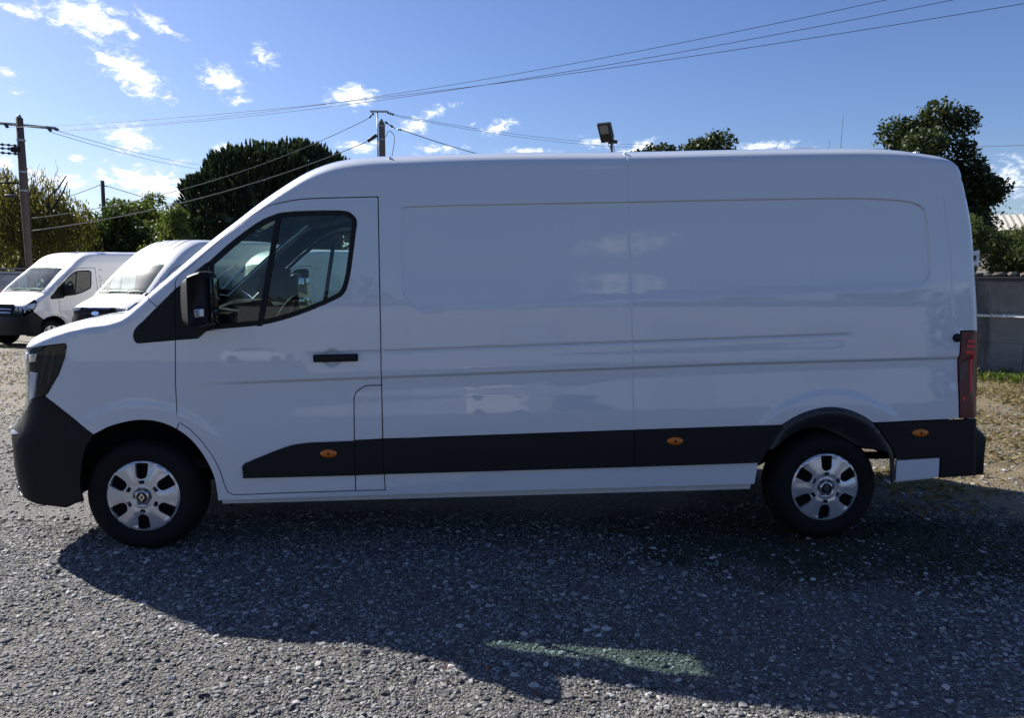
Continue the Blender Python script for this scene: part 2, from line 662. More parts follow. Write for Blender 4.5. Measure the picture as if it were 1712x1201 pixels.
# ------------------------------------------------------------------ the skin of a panel van
class Shape:
    """centre profile in XZ, side wall half width, rounded towards the profile"""
    def __init__(s, prof, keys, wmax=1.035, zb=0.95, up=(.028, .03), n=700):
        P = np.array(prof, float)
        for _ in range(3):
            Q = np.empty((2 * (len(P) - 1) + 2, 2))
            Q[0], Q[-1] = P[0], P[-1]
            Q[1:-1:2] = .75 * P[:-1] + .25 * P[1:]
            Q[2:-1:2] = .25 * P[:-1] + .75 * P[1:]
            P = Q
        L = np.r_[0, np.cumsum(np.hypot(*np.diff(P, axis=0).T))]
        t = np.linspace(0, L[-1], n)
        s.t, s.L = t, L[-1]
        s.p = np.c_[np.interp(t, L, P[:, 0]), np.interp(t, L, P[:, 1])]
        d = np.gradient(s.p, axis=0)
        d /= np.hypot(d[:, 0], d[:, 1])[:, None]
        nn = np.c_[d[:, 1], -d[:, 0]]
        k = max(3, int(.10 / (t[1] - t[0])))
        ker = np.hanning(2 * k + 3)
        ker /= ker.sum()
        pad = np.pad(nn, ((k + 1, k + 1), (0, 0)), mode='edge')
        nn = np.c_[np.convolve(pad[:, 0], ker, 'valid'), np.convolve(pad[:, 1], ker, 'valid')]
        s.n = nn / np.hypot(nn[:, 0], nn[:, 1])[:, None]
        s.wmax, s.zb, s.up = wmax, zb, up
        K = np.array(keys, float)
        tk = np.array([s.tn(x, z) for x, z in K[:, :2]])
        o = np.argsort(tk)
        ker2 = np.hanning(41)
        ker2 /= ker2.sum()
        g = lambda c: np.convolve(np.pad(np.interp(t, tk[o], K[o, c]), 20, mode='edge'), ker2, 'valid')
        s.a, s.b, s.e = g(2), g(3), g(4)
        s.inset = None
        s.roof_inset = None
        tb = np.arange(0, s.L + .001, .03)
        s.tb = tb
        yb = s.ys(tb)
        W = s.wrap(tb, yb)
        s.cp = W[:, [0, 2]]
        s.cy = yb
        s.cpoly = np.vstack([s.cp, [[W[-1, 0], -1], [W[0, 0], -1]]])

    def tn(s, x, z):
        return float(s.t[np.argmin((s.p[:, 0] - x) ** 2 + (s.p[:, 1] - z) ** 2)])

    def side(s, z):
        t = np.asarray(z, float) - s.zb
        return s.wmax - np.where(t > 0, s.up[0] * t + s.up[1] * t * t, .02 * t * t)

    def f(s, T, v):
        return np.interp(T, s.t, v)

    def q(s, X, Z):
        q = np.empty(len(X))
        ti = np.empty(len(X))
        dt = s.t[1] - s.t[0]
        for i in range(0, len(X), 4000):
            x, z = X[i:i + 4000], Z[i:i + 4000]
            j = ((x[:, None] - s.p[None, :, 0]) ** 2 + (z[:, None] - s.p[None, :, 1]) ** 2).argmin(1)
            j = np.clip(j, 1, len(s.t) - 2)
            # refine on the two neighbouring segments for a smooth distance
            a, b = s.p[j - 1], s.p[j + 1]
            ab = b - a
            pp = np.c_[x, z]
            tt = np.clip(((pp - a) * ab).sum(1) / (ab * ab).sum(1), 0, 1)
            T = (j - 1 + 2 * tt) * dt
            px, pz = s.f(T, s.p[:, 0]), s.f(T, s.p[:, 1])
            nx, nz = s.f(T, s.n[:, 0]), s.f(T, s.n[:, 1])
            q[i:i + 4000] = (x - px) * nx + (z - pz) * nz
            ti[i:i + 4000] = T
        return q, ti

    def hw(s, X, Z):
        X = np.asarray(X, float).ravel()
        Z = np.asarray(Z, float).ravel()
        q, T = s.q(X, Z)
        a, b, e = s.f(T, s.a), s.f(T, s.b), s.f(T, s.e)
        fr = np.clip(1 - q / a, 0, 1)
        y = s.side(Z) - b * (1 - np.clip(1 - fr ** e, 0, 1) ** (1 / e))
        if s.inset is not None:
            y = y - s.inset(X, Z)
        return y

    def wrap(s, T, Y, off=0.):
        T = np.asarray(T, float).ravel()
        Y = np.asarray(Y, float).ravel()
        px, pz, nx, nz = s.f(T, s.p[:, 0]), s.f(T, s.p[:, 1]), s.f(T, s.n[:, 0]), s.f(T, s.n[:, 1])
        a, b, e = s.f(T, s.a), s.f(T, s.b), s.f(T, s.e)
        z = pz.copy()
        for _ in range(3):
            A = s.side(z)
            ee = np.clip((np.abs(Y) - (A - b)) / b, 0, 1)
            q = a * (1 - np.clip(1 - ee ** e, 0, 1) ** (1 / e))
            z = pz + nz * q
        if s.roof_inset is not None:
            off = off + s.roof_inset(T, Y)
        return np.c_[px + nx * (q + off), Y, pz + nz * (q + off)]

    def ys(s, T, fr=.35):
        a, b, e = s.f(T, s.a), s.f(T, s.b), s.f(T, s.e)
        z = s.f(T, s.p[:, 1]) + s.f(T, s.n[:, 1]) * fr * a
        return s.side(z) - b * (1 - (1 - (1 - fr) ** e) ** (1 / e))


def finish(U, F, P, N, ref, lip):
    """orient faces along the normals and give the panel a turned-in rim"""
    fn = np.cross(P[F[:, 1]] - P[F[:, 0]], P[F[:, 2]] - P[F[:, 0]])
    flip = (fn * N[F].mean(1)).sum(1) < 0
    F = F.copy()
    F[flip] = F[flip][:, ::-1]
    V, NN, FF = P, N, [tuple(f) for f in F]
    if lip > 0:
        cnt = {}
        for f in F:
            for a, b in ((f[0], f[1]), (f[1], f[2]), (f[2], f[0])):
                k = (min(a, b), max(a, b))
                cnt[k] = None if k in cnt else (a, b)
        ed = [e for e in cnt.values() if e]
        bi = sorted({i for e in ed for i in e})
        m = {v: i for i, v in enumerate(bi)}
        n0 = len(V)
        top = P[bi]
        low = P[bi] - N[bi] * lip
        V = np.vstack([V, top, low])
        NN = np.vstack([NN, np.zeros((2 * len(bi), 3))])
        k = len(bi)
        for a, b in ed:
            FF.append((n0 + m[b], n0 + m[a], n0 + k + m[a], n0 + k + m[b]))
    return V, FF, NN


def side_panel(S, outer, holes=(), h=.05, off=0., gap=.003, lip=.014, extra=None, clip=True, lines=None):
    """panel on the left flank; off > 0 stands proud. Coordinates are (x, z) in metres"""
    o = shrink(outer, gap)
    hs = [shrink(q, -gap) for q in holes]
    U, F, ck = tess(o, hs, h, extra, (S.cp, S.cpoly) if clip else None, lines)
    offv = off(U) if callable(off) else np.full(len(U), off)
    y = S.hw(U[:, 0], U[:, 1])
    m = ck >= 0
    y[m] = S.cy[ck[m]]
    P = np.c_[U[:, 0], -(y + offv), U[:, 1]]
    e = .0015
    of = (lambda a, b: off(np.c_[a, b])) if callable(off) else (lambda a, b: 0.)
    hwo = lambda a, b: S.hw(a, b) + of(a, b)
    dx = (hwo(U[:, 0] + e, U[:, 1]) - hwo(U[:, 0] - e, U[:, 1])) / (2 * e)
    dz = (hwo(U[:, 0], U[:, 1] + e) - hwo(U[:, 0], U[:, 1] - e)) / (2 * e)
    N = np.c_[-dx, -np.ones(len(U)), -dz]
    N /= np.linalg.norm(N, axis=1)[:, None]
    return finish(U, F, P, N, None, lip)


def wrap_panel(S, outer, holes=(), h=.06, off=0., gap=.003, lip=.014, extra=None):
    """panel on front, bonnet, windshield, roof or tail; coordinates are (profile length, y)"""
    o = shrink(outer, gap) if gap else np.asarray(outer, float)
    hs = [shrink(q, -gap) for q in holes]
    U, F, ck = tess(o, hs, h, extra)
    P = S.wrap(U[:, 0], U[:, 1], -off)
    e = .002
    du = S.wrap(U[:, 0] + e, U[:, 1], -off) - S.wrap(U[:, 0] - e, U[:, 1], -off)
    dv = S.wrap(U[:, 0], U[:, 1] + e, -off) - S.wrap(U[:, 0], U[:, 1] - e, -off)
    N = np.cross(du, dv)
    N /= np.linalg.norm(N, axis=1)[:, None] + 1e-12
    nin = np.c_[S.f(U[:, 0], S.n[:, 0]), np.zeros(len(U)), S.f(U[:, 0], S.n[:, 1])]
    N[(N * nin).sum(1) > 0] *= -1
    return finish(U, F, P, N, None, lip)


def band(S, t0, t1, inner=None):
    """outline of the whole skin between two profile lengths, between the flank seams"""
    tb = np.r_[t0, S.tb[(S.tb > t0 + .005) & (S.tb < t1 - .005)], t1]
    y = S.ys(tb)
    return [(a, b) for a, b in zip(tb, y)] + [(a, -b) for a, b in zip(tb[::-1], y[::-1])]

PROF = [(-2.975, .33), (-2.998, .45), (-3.003, .56), (-3.006, .66), (-3.005, .71), (-3.012, .765), (-2.995, .805), (-2.945, .835), (-2.915, .885), (-2.902, .97), (-2.893, 1.06),
        (-2.878, 1.14), (-2.862, 1.20), (-2.842, 1.26), (-2.815, 1.315), (-2.755, 1.35), (-2.673, 1.375), (-2.586, 1.398), (-2.404, 1.437), (-2.283, 1.455),
        (-2.204, 1.48), (-2.142, 1.536), (-2.053, 1.618), (-1.955, 1.703), (-1.789, 1.849), (-1.674, 1.947), (-1.567, 2.029), (-1.423, 2.147), (-1.277, 2.249),
        (-1.132, 2.341), (-0.982, 2.398), (-0.868, 2.42), (-0.747, 2.434), (-0.524, 2.444), (-0.319, 2.455), (0.23, 2.471), (0.868, 2.478), (1.596, 2.504),
        (2.175, 2.517), (2.401, 2.518), (2.57, 2.508), (2.72, 2.482), (2.855, 2.457), (2.933, 2.405), (2.95, 2.37), (2.96, 2.342), (2.97, 2.266), (3.0, 2.068),
        (3.024, 1.916), (3.048, 1.597), (3.066, 1.415), (3.069, 1.136), (3.074, 0.86), (3.088, 0.728), (3.104, 0.488), (3.119, 0.324)]
KEYS = [(-2.9, .3, .30, .75, 2.2), (-2.9, 1.0, .30, .75, 2.2), (-2.85, 1.25, .20, .8, 2.4), (-2.5, 1.40, .10, .8, 2.5), (-2.15, 1.52, .12, .8, 2.5),
        (-1.5, 2.05, .14, .8, 2.5), (-.9, 2.40, .17, .82, 2.8), (0, 2.45, .17, .85, 3.0), (2.5, 2.5, .15, .85, 3.0), (2.95, 2.45, .10, .4, 2.4),
        (3.1, 2.2, .07, .13, 2.), (3.2, .5, .07, .13, 2.)]

# side view outlines of the van, (x, z) in metres from the middle of the wheelbase
ARCH_F = cr([(-2.346, 0.734), (-2.265, 0.777), (-2.161, 0.808), (-2.064, 0.82), (-1.961, 0.806), (-1.866, 0.763), (-1.786, 0.697), (-1.72, 0.602), (-1.669, 0.484), (-1.653, 0.388), (-1.648, 0.322)], 4)
ARCH_F1 = [p for p in ARCH_F if p[0] <= -1.86 and p[1] > .76]
ARCH_F2 = [p for p in ARCH_F if p[0] > -1.875]
DOOR_F = [(-1.858, 1.293)] + cr([(-1.865, 1.041), (-1.86, 0.827), (-1.847, 0.804), (-1.792, 0.764), (-1.734, 0.7), (-1.668, 0.599), (-1.628, 0.508), (-1.602, 0.415), (-1.581, 0.372), (-1.546, 0.357)], 4)
DOOR_T = cr([(-0.673, 2.136), (-1.072, 2.122), (-1.209, 2.103), (-1.308, 2.078), (-1.36, 2.053), (-1.434, 2.006), (-1.509, 1.953), (-1.585, 1.887), (-1.659, 1.821), (-1.75, 1.735), (-1.824, 1.675), (-1.843, 1.652), (-1.852, 1.623), (-1.852, 1.585)], 3)
FLAP_L = [(-0.663, 1.017), (-0.755, 1.014)] + cr([(-0.796, 0.992), (-0.82, 0.968)], 2) + [(-0.828, 0.94), (-0.828, 0.684)]
WIN_TOP = cr([(-1.66, 1.745), (-1.525, 1.866), (-1.382, 1.973), (-1.292, 2.019), (-1.225, 2.038), (-1.112, 2.048), (-0.924, 2.053), (-0.856, 2.047), (-0.814, 2.019), (-0.8, 1.984), (-0.808, 1.915), (-0.835, 1.709), (-0.855, 1.618), (-0.874, 1.572), (-0.912, 1.538), (-1.042, 1.48), (-1.193, 1.424), (-1.345, 1.385), (-1.496, 1.368), (-1.667, 1.354)], 4)
SAIL_D_UP = [(-1.66, 1.745), (-1.676, 1.739), (-1.735, 1.69), (-1.825, 1.607), (-1.852, 1.585)]
SAIL_F = [(-1.858, 1.293), (-2.062, 1.2755)] + cr([(-2.077, 1.275), (-2.09, 1.288), (-2.096, 1.31), (-2.094, 1.335), (-2.083, 1.358), (-2.065, 1.378)], 2) + [(-2.044, 1.396), (-1.947, 1.494), (-1.852, 1.585)]
SAIL_D = [(-1.858, 1.293), (-1.728, 1.303), (-1.667, 1.354)] + SAIL_D_UP
BAND_TOP = [(-1.498, 0.475), (-1.495, 0.533), (-1.481, 0.552)] + cr([(-1.388, 0.591), (-1.299, 0.627), (-1.192, 0.663), (-1.094, 0.676)], 3) + [(-0.83, 0.684), (-0.658, 0.692), (0.877, 0.733), (1.80, 0.759)]
BAND_BOT = [(-1.491, 0.46), (-0.823, 0.47), (-0.653, 0.475), (1.657, 0.516)]
ARCH_R = cr([(1.657, 0.50), (1.711, 0.614), (1.796, 0.755), (1.934, 0.835), (2.091, 0.866), (2.235, 0.841), (2.367, 0.77), (2.451, 0.678), (2.505, 0.599), (2.53, 0.525), (2.536, 0.386)], 4)
ARCH_RI = cr([(1.711, 0.60), (1.754, 0.621), (1.839, 0.683), (1.932, 0.722), (2.01, 0.731), (2.098, 0.717), (2.196, 0.676), (2.287, 0.627), (2.336, 0.604), (2.47, 0.58), (2.49, 0.50), (2.511, 0.384)], 4)
HEAD = [(-2.716, 1.245), (-2.50, 1.271), (-2.486, 1.271), (-2.479, 1.259), (-2.492, 1.189), (-2.527, 1.097), (-2.594, 0.985), (-2.614, 0.966), (-2.677, 0.947), (-2.734, 0.901), (-2.763, 0.863)]
RECESS = cr([(-0.441, 1.459), (-0.523, 1.548), (-0.539, 1.612), (-0.544, 1.831), (-0.54, 2.0), (-0.529, 2.054), (-0.492, 2.083), (0.092, 2.103), (0.819, 2.122), (1.443, 2.14), (2.137, 2.156), (2.416, 2.151), (2.582, 2.136), (2.652, 2.107), (2.681, 2.062), (2.701, 1.915), (2.709, 1.688), (2.653, 1.603)], 4)
CREASE = ([-1.842, -1.478, -0.662, 1.455, 2.907, 3.2], [1.03, 1.043, 1.071, 1.142, 1.177, 1.184])
GROOVE = ([-1.092, -0.66, -0.51, 1.453, 2.228], [1.208, 1.223, 1.227, 1.293, 1.32])
_REC = np.array(RECESS)


def body_relief(X, Z):
    """pressed lines of the flank: waist crease, shadow groove, sunken upper panel, arch flare, panel joint (positive = inwards)"""
    X = np.asarray(X, float)
    Z = np.asarray(Z, float)
    zc = np.interp(X, *CREASE)
    amp = sstep(X, -1.9, -1.2)
    d = .020 * amp * (sstep(zc + .004 - Z, 0, .021) - sstep(zc - Z, .05, .40))
    zg = np.interp(X, *GROOVE)
    ga = sstep(X, -1.12, -1.05) * (1 - sstep(X, 2.15, 2.24))
    g = Z - zg
    d += ga * (.006 * np.exp(-(g / .006) ** 2) + .004 * sstep(-g, 0, .006) * (1 - sstep(-g, .01, .12)))
    m = (X > -.6) & (X < 2.8) & (Z > 1.3)
    if m.any():
        Q = np.c_[X[m], Z[m]]
        sd = pdist(Q, _REC, False)
        ins = inpoly(Q, _REC)
        lowfade = sstep(Q[:, 1], 1.46, 1.72)
        dd = np.where(ins, sstep(sd, 0, .012), 0) * .011 * (.25 + .75 * lowfade)
        zb = 1.459 + (Q[:, 0] + .44) * (1.603 - 1.459) / 3.1
        dd *= sstep(Q[:, 1] - zb, .0, .05)
        d[m] += dd
    xs = np.interp(Z, [.735, 1.173, 1.715, 2.109, 2.389], [.87, .855, .837, .826, .816])
    d += .0035 * np.exp(-((X - xs) / .0032) ** 2) * (Z > .5)
    r = np.hypot(X - 2.11, Z - .33)
    d -= .009 * (1 - sstep(r, .60, .655)) * sstep(Z, .62, .85)
    r = np.hypot(X + 2.08, Z - .33)
    d -= .008 * (1 - sstep(r, .56, .62)) * sstep(Z, .5, .8)
    # shallow bowl round the door handle
    r = np.hypot((X + .952) / 1.0, Z - 1.183)
    d += .012 * (1 - sstep(r, .035, .062))
    # closing line of the rear corner
    xc = np.interp(Z, [1.341, 1.409, 1.611, 1.865, 2.187], [2.913, 2.865, 2.848, 2.829, 2.785])
    d += .003 * np.exp(-((X - xc) / .003) ** 2) * sstep(Z, 1.33, 1.36) * (1 - sstep(Z, 2.15, 2.2))
    return d


def relief_lines():
    """guide polylines along every pressed line, so that the mesh follows the folds"""
    Ls = []
    xs = np.arange(-1.85, 3.0, .022)
    zc = np.interp(xs, *CREASE)
    for o in (.007, .003, -.002, -.007, -.012, -.018, -.026, -.05):
        Ls.append(np.c_[xs, zc + o])
    xs = np.arange(-1.12, 2.25, .022)
    zg = np.interp(xs, *GROOVE)
    for o in (-.018, -.010, -.006, -.003, 0, .003, .006, .010, .016):
        Ls.append(np.c_[xs, zg + o])
    R = densify(_REC, .022, False)
    T = np.gradient(R, axis=0)
    T /= np.linalg.norm(T, axis=1)[:, None]
    nrm = np.c_[-T[:, 1], T[:, 0]]
    for o in (.008, .001, -.002, -.005, -.008, -.012, -.018):
        Ls.append(R + nrm * o)
    zs = np.arange(.75, 2.38, .022)
    xs = np.interp(zs, [.735, 1.173, 1.715, 2.109, 2.389], [.87, .855, .837, .826, .816])
    for o in (-.009, -.004, -.0015, .0015, .004, .009):
        Ls.append(np.c_[xs + o, zs])
    zs = np.arange(1.36, 2.18, .022)
    xs = np.interp(zs, [1.341, 1.409, 1.611, 1.865, 2.187], [2.913, 2.865, 2.848, 2.829, 2.785])
    for o in (-.008, -.004, -.0015, .0015, .004, .008):
        Ls.append(np.c_[xs + o, zs])
    for r in (.036, .045, .054, .063):
        Ls.append(np.array([(-.952 + r * math.cos(a), 1.183 + r * math.sin(a)) for a in np.linspace(0, 2 * PI, 32)]))
    for r in (.600, .618, .636, .655):
        Ls.append(np.array([(2.11 + r * math.cos(a), .33 + r * math.sin(a)) for a in np.linspace(.4, PI - .4, 90)]))
    return Ls


def bothsides(p):
    return [p, mirror_y(p)]


def mk2(name, p, mat, parent, smooth=True):
    """one object on each flank"""
    return [mk(name, [q], mat, parent, smooth) for q in bothsides(p)]


def build_wheel(root, x, y, side, dz=0.0, detail=True):
    """side -1: outer face towards -y"""
    c = (x, 0, .345 + dz)
    sg = side
    tyre = [(.205, .03), (.215, .012), (.232, .004), (.262, -.006), (.292, -.004), (.315, .006), (.328, .020), (.336, .036), (.344, .050), (.345, .070)]
    for k in range(3):
        h = .082 + k * .030
        tyre += [(.345, h), (.338, h + .003), (.338, h + .009), (.345, h + .012)]
    tyre += [(.345, .185), (.336, .205), (.315, .218), (.215, .21)]
    p = lathe([(r, -sg * (h)) for r, h in tyre], 72, 'y', (c[0], y, c[2]))
    V, F, _ = p
    if sg < 0:
        F = [f[::-1] for f in F]
    w = mk('wheel', [(V, F)], M['rubber'], root)
    w.data.materials[0] = M['rubber']
    # rim barrel behind the trim
    rim = [(.206, .028), (.20, .06), (.10, .075), (.0, .075)]
    V, F, _ = lathe([(r, -sg * h) for r, h in rim], 48, 'y', (c[0], y, c[2]))
    mk('rim', [(V, F if sg > 0 else [f[::-1] for f in F])], M['dark'], w)
    # wheel trim: six wide spokes between six windows
    Rm = .2235
    circ = [(Rm * math.cos(a), Rm * math.sin(a)) for a in np.linspace(0, 2 * PI, 73)[:-1]]
    holes = []
    for k in range(6):
        a = PI / 2 + k * PI / 3
        win = [(.2035, -.038), (.2065, 0), (.2035, .038), (.165, .036), (.132, .033), (.117, .025), (.110, .012), (.110, -.012), (.117, -.025), (.132, -.033), (.165, -.036)]
        holes.append([(r * math.cos(a) - t * math.sin(a), r * math.sin(a) + t * math.cos(a)) for r, t in win])
        if detail:
            win = [(.100, -.018), (.100, .018), (.078, .014), (.078, -.014)]
            holes.append([(r * math.cos(a) - t * math.sin(a), r * math.sin(a) + t * math.cos(a)) for r, t in win])
    ex = []
    for k in range(6):
        a0 = PI / 6 + PI / 2 + k * PI / 3
        for r in np.arange(.05, .22, .012):
            for t in (0., -.10, .16):
                ex.append((r * math.cos(a0 + t), r * math.sin(a0 + t)))
    U, F, _ = tess(circ, holes, .016 if detail else .03, np.array(ex) if detail else None)
    def height(x_, z_):
        r = np.hypot(x_, z_)
        ph = np.arctan2(z_, x_) - PI / 6 - PI / 2
        ph = (ph + PI / 6) % (PI / 3) - PI / 6
        hgt = .020 * (1 - (r / Rm) ** 2) - .012 * sstep(r, .205, .2235) - .024 * (1 - sstep(r, .040, .064)) - .006 * (1 - sstep(r, .07, .1)) * sstep(r, .055, .066)
        fo = r * sstep(r, .075, .11) * (1 - sstep(r, .185, .209))
        hgt -= (.070 * np.abs(ph) + .16 * np.clip(ph - .15, 0, 1) - .10 * np.clip(-ph - .18, 0, 1)) * fo
        return hgt
    h = height(U[:, 0], U[:, 1])
    yo = y + sg * (h - .006)
    P = np.c_[U[:, 0] + c[0], yo, U[:, 1] + c[2]]
    e = .002
    dx = (height(U[:, 0] + e, U[:, 1]) - height(U[:, 0] - e, U[:, 1])) / (2 * e)
    dz_ = (height(U[:, 0], U[:, 1] + e) - height(U[:, 0], U[:, 1] - e)) / (2 * e)
    N = np.c_[-dx * 1.0, np.full(len(U), sg), -dz_]
    N[:, 0] *= 1
    N = np.c_[-dx, np.full(len(U), float(sg)), -dz_]
    N /= np.linalg.norm(N, axis=1)[:, None]
    hub = mk('hubcap', [finish(U, F, P, N, None, .018)], M['silver'], w)
    if detail:
        ring = lathe([(.038, sg * .0), (.038, sg * .013), (.033, sg * .014)], 32, 'y', (c[0], y, c[2]))
        mk('hub_ring', [ring], M['chrome'], w)
        disc = lathe([(.033, sg * .0135), (.0, sg * .0145)], 32, 'y', (c[0], y, c[2]))
        mk('centre_cap', [(disc[0], disc[1] if sg < 0 else [f[::-1] for f in disc[1]])], M['gloss_black'], w)
        # diamond emblem: an open lozenge
        lo, li = [(0, .026), (.017, 0), (0, -.026), (-.017, 0)], [(0, .014), (.0085, 0), (0, -.014), (-.0085, 0)]
        V, F = [], []
        for (a, b), hh in ((lo[0], .0), ):
            pass
        for q in (lo, li):
            for (a, b) in q:
                V.append((c[0] + a, y + sg * .0175, c[2] + b))
        for q in (lo, li):
            for (a, b) in q:
                V.append((c[0] + a * 1.05, y + sg * .0135, c[2] + b * 1.05))
        for k in range(4):
            k2 = (k + 1) % 4
            F += [(k, k2, 4 + k2, 4 + k), (k, k2, 8 + k2, 8 + k), (4 + k, 4 + k2, 12 + k2, 12 + k)]
        mk('emblem', [(V, F)], M['chrome'], w, smooth=False)
        slits = []
        for k in range(6):
            a = PI / 2 + k * PI / 3
            for s_ in (-1, 1):
                pass
            a2 = k * PI / 3
            b = box(-.003, .003, min(0, sg * .004), max(0, sg * .004), -.011, .011)
            V = b[0].copy()
            ca, sa = math.cos(a2), math.sin(a2)
            X = V[:, 0] + .049
            Z = V[:, 2]
            V2 = np.c_[c[0] + X * ca - Z * sa, y + V[:, 1] + sg * .0005, c[2] + X * sa + Z * ca]
            slits.append((V2, b[1]))
        for p in slits:
            mk('trim_slot', [p], M['gloss_black'], w, smooth=False)
    return w


def build_van(root, S, opt):
    main = opt['main']
    h = opt['h']
    pm = opt['paint']
    tn = S.tn
    rp = relief_lines() if main else None
    gap = .0032 if main else .007
    W = opt.get('warp', lambda P: [tuple(p) for p in P])
    def sp(poly, *a, **k):
        k.setdefault('gap', gap)
        k.setdefault('h', h)
        return side_panel(S, W(poly), *a, **k)
    rel = (lambda: rp) if main else (lambda: None)

    # ---- white flank panels
    fender = [(-2.346, 0.734)] + ARCH_F1[1:] + [(-1.8655, 0.7635), (-1.847, 0.804)] + DOOR_F[:1] + DOOR_F[1:6][::1]
    fender = [(-2.346, 0.734)] + ARCH_F1[1:] + [(-1.866, 0.763), (-1.849, 0.804), (-1.86, 0.827), (-1.8655, 1.041)] + SAIL_F[:-2] + [(-1.957, 1.484), (-2.012, 1.532), (-2.10, 1.66), (-2.6, 1.6), (-3.1, 1.5), (-3.1, 1.246), (-2.716, 1.2455)] + HEAD[1:8]
    fp = sp(fender, lines=rel())
    S_out = [(-2.012, 1.532), (-1.957, 1.484), (-1.852, 1.588)] + DOOR_T[::-1][1:] + [(-0.663, 1.32), (-0.663, 1.017)] + [(-0.658, 0.692), (0.877, 0.733), (1.79, 0.757)] + [p for p in ARCH_R if 1.80 < p[0] < 2.38 and p[1] > .76] + [(2.385, 0.767), (2.931, 0.787), (2.926, 0.865), (2.912, 1.192), (2.915, 1.278), (2.913, 1.339), (3.3, 1.341), (3.3, 3.2), (-.6, 3.2), (-2.3, 1.85)]
    sp_ = sp(S_out, lines=rel())
    rocker = [(-1.866, 0.763)] + [p for p in ARCH_F2 if p[1] < .76] + [(-0.52, 0.345), (1.64, 0.382), (1.657, 0.53), (1.0, .515), (-0.653, 0.48), (-0.649, 0.375), (-0.825, 0.373), (-1.165, 0.367)] + DOOR_F[::-1][:-4] + [(-1.849, 0.804)]
    rk = sp(rocker)
    foot = [(-0.826, 0.373), (-0.649, 0.375), (-0.653, 0.48), (-0.66, .689), (-0.826, 0.684)]
    ft = sp(foot)
    lipb = prism(W([(-1.628, .297), (1.618, .346), (1.625, .385), (-1.628, .327)]), -1.005, -.96)

    # ---- wrapped skin: bonnet surround, pillars, roof, tail
    t_h0, t_h1 = tn(*opt['hood0']), tn(*opt['hood1'])
    t_w0, t_w1 = tn(*opt['ws0']), tn(*opt['ws1'])
    t_r = tn(*opt['tail'])
    t_e = tn(3.074, .80)
    hood_poly = [(t_h0 - .05, -.80), (t_h0 - .05, .80), (t_h0 + .25, .835), (t_h1 - .02, .80), (t_h1, .74), (t_h1, -.74), (t_h1 - .02, -.80), (t_h0 + .25, -.835)]
    y0, y1 = opt.get('wsy', (.80, .70))
    cw = t_w0 - .085
    ws_poly = [(cw, -y0 + .04), (cw, y0 - .04), (t_w0, y0)] + cr([(t_w1 - .08, y1 + .01), (t_w1 - .02, y1 - .02), (t_w1 + .012, y1 - .10), (t_w1 + .03, 0), (t_w1 + .012, -y1 + .10), (t_w1 - .02, -y1 + .02), (t_w1 - .08, -y1 - .01)], 3) + [(t_w0, -y0)]
    bo = band(S, t_h0, t_r)
    # bonnet is its own part: cut it out, open to the front edge
    hood_cut = [(t_h0 + .004, -.80), (t_h0 + .004, .80), (t_h0 + .25, .835), (t_h1 - .02, .80), (t_h1, .74), (t_h1, -.74), (t_h1 - .02, -.80), (t_h0 + .25, -.835)]
    roof = wrap_panel(S, bo, [hood_cut, ws_poly], h=max(.06, h * 1.2), gap=0, extra=opt.get('roof_pts'))
    body = bothsides(fp) + bothsides(sp_) + bothsides(rk) + bothsides(ft) + [roof]
    # tail doors
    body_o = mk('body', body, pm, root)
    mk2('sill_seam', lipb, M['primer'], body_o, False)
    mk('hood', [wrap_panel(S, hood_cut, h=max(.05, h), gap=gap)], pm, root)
    tb = band(S, t_r + .004, t_e)
    nb = len(tb) // 2
    left = [(a, max(b, 0)) for a, b in tb[:nb]] + [(t_e, 0.003), (t_r + .004, 0.003)]
    dr = wrap_panel(S, left, h=max(.07, h), gap=.0)
    rd = mk('rear_door', [dr], pm, root)
    mk('rear_door', [mirror_y(dr)], pm, root)

    # ---- windshield, cowl
    gl = [(t_w0 + .0, -y0 + .008), (t_w0 + .0, y0 - .008)] + [(a, b * .988) for a, b in ws_poly[3:-1]]
    wsp = wrap_panel(S, gl, h=.08, off=-.004, gap=0, lip=0)
    wso = mk('windshield', [wsp], M[opt.get('ws_mat', 'windshield')], root)
    inner = [(t_w0 + .06, -y0 + .05), (t_w0 + .06, y0 - .05), (t_w1 - .06, y1 - .045), (t_w1 - .035, y1 - .09), (t_w1 - .02, 0), (t_w1 - .035, -y1 + .09), (t_w1 - .06, -y1 + .045)]
    mk('windshield_border', [wrap_panel(S, gl, [inner], h=.06, off=-.007, gap=0, lip=0)], M['gloss_black'], wso)
    mk('cowl', [wrap_panel(S, [(cw - .003, -y0 + .03), (cw - .003, y0 - .03), (t_w0, y0 - .01), (t_w0, -y0 + .01)], h=.07, off=-.012, gap=0)], M['plastic'], root)
    for sgn, yb in ((1, .45), (1, -.25)):
        path = [S.wrap([t_w0 - .03], [yb], -.012)[0], S.wrap([t_w0 + .03], [yb + .02], -.022)[0], S.wrap([t_w0 + .045], [yb - .30], -.020)[0], S.wrap([t_w0 + .03], [yb - .55], -.014)[0]]
        mk('wiper', [tube(path, [.012, .010, .008, .006], 6)], M['plastic'], root)

    # ---- doors
    door_poly = DOOR_F + [(-1.165, 0.367), (-0.826, 0.373), (-0.828, 0.684), (-0.828, .94)] + FLAP_L[::-1][2:] + [(-0.663, 1.32)] + DOOR_T[:-1] + [(-1.852, 1.588)] + SAIL_D_UP[::-1][1:] + WIN_TOP[1:] + [(-1.728, 1.303)]
    dp = sp(door_poly, lines=rel())
    frame_o = WIN_TOP
    WT = np.array(W(WIN_TOP))
    win_in = shrink(W(WIN_TOP), .028)
    dvt, dvb = W([(-1.251, 2.012), (-1.371, 1.392)])
    dw = .016
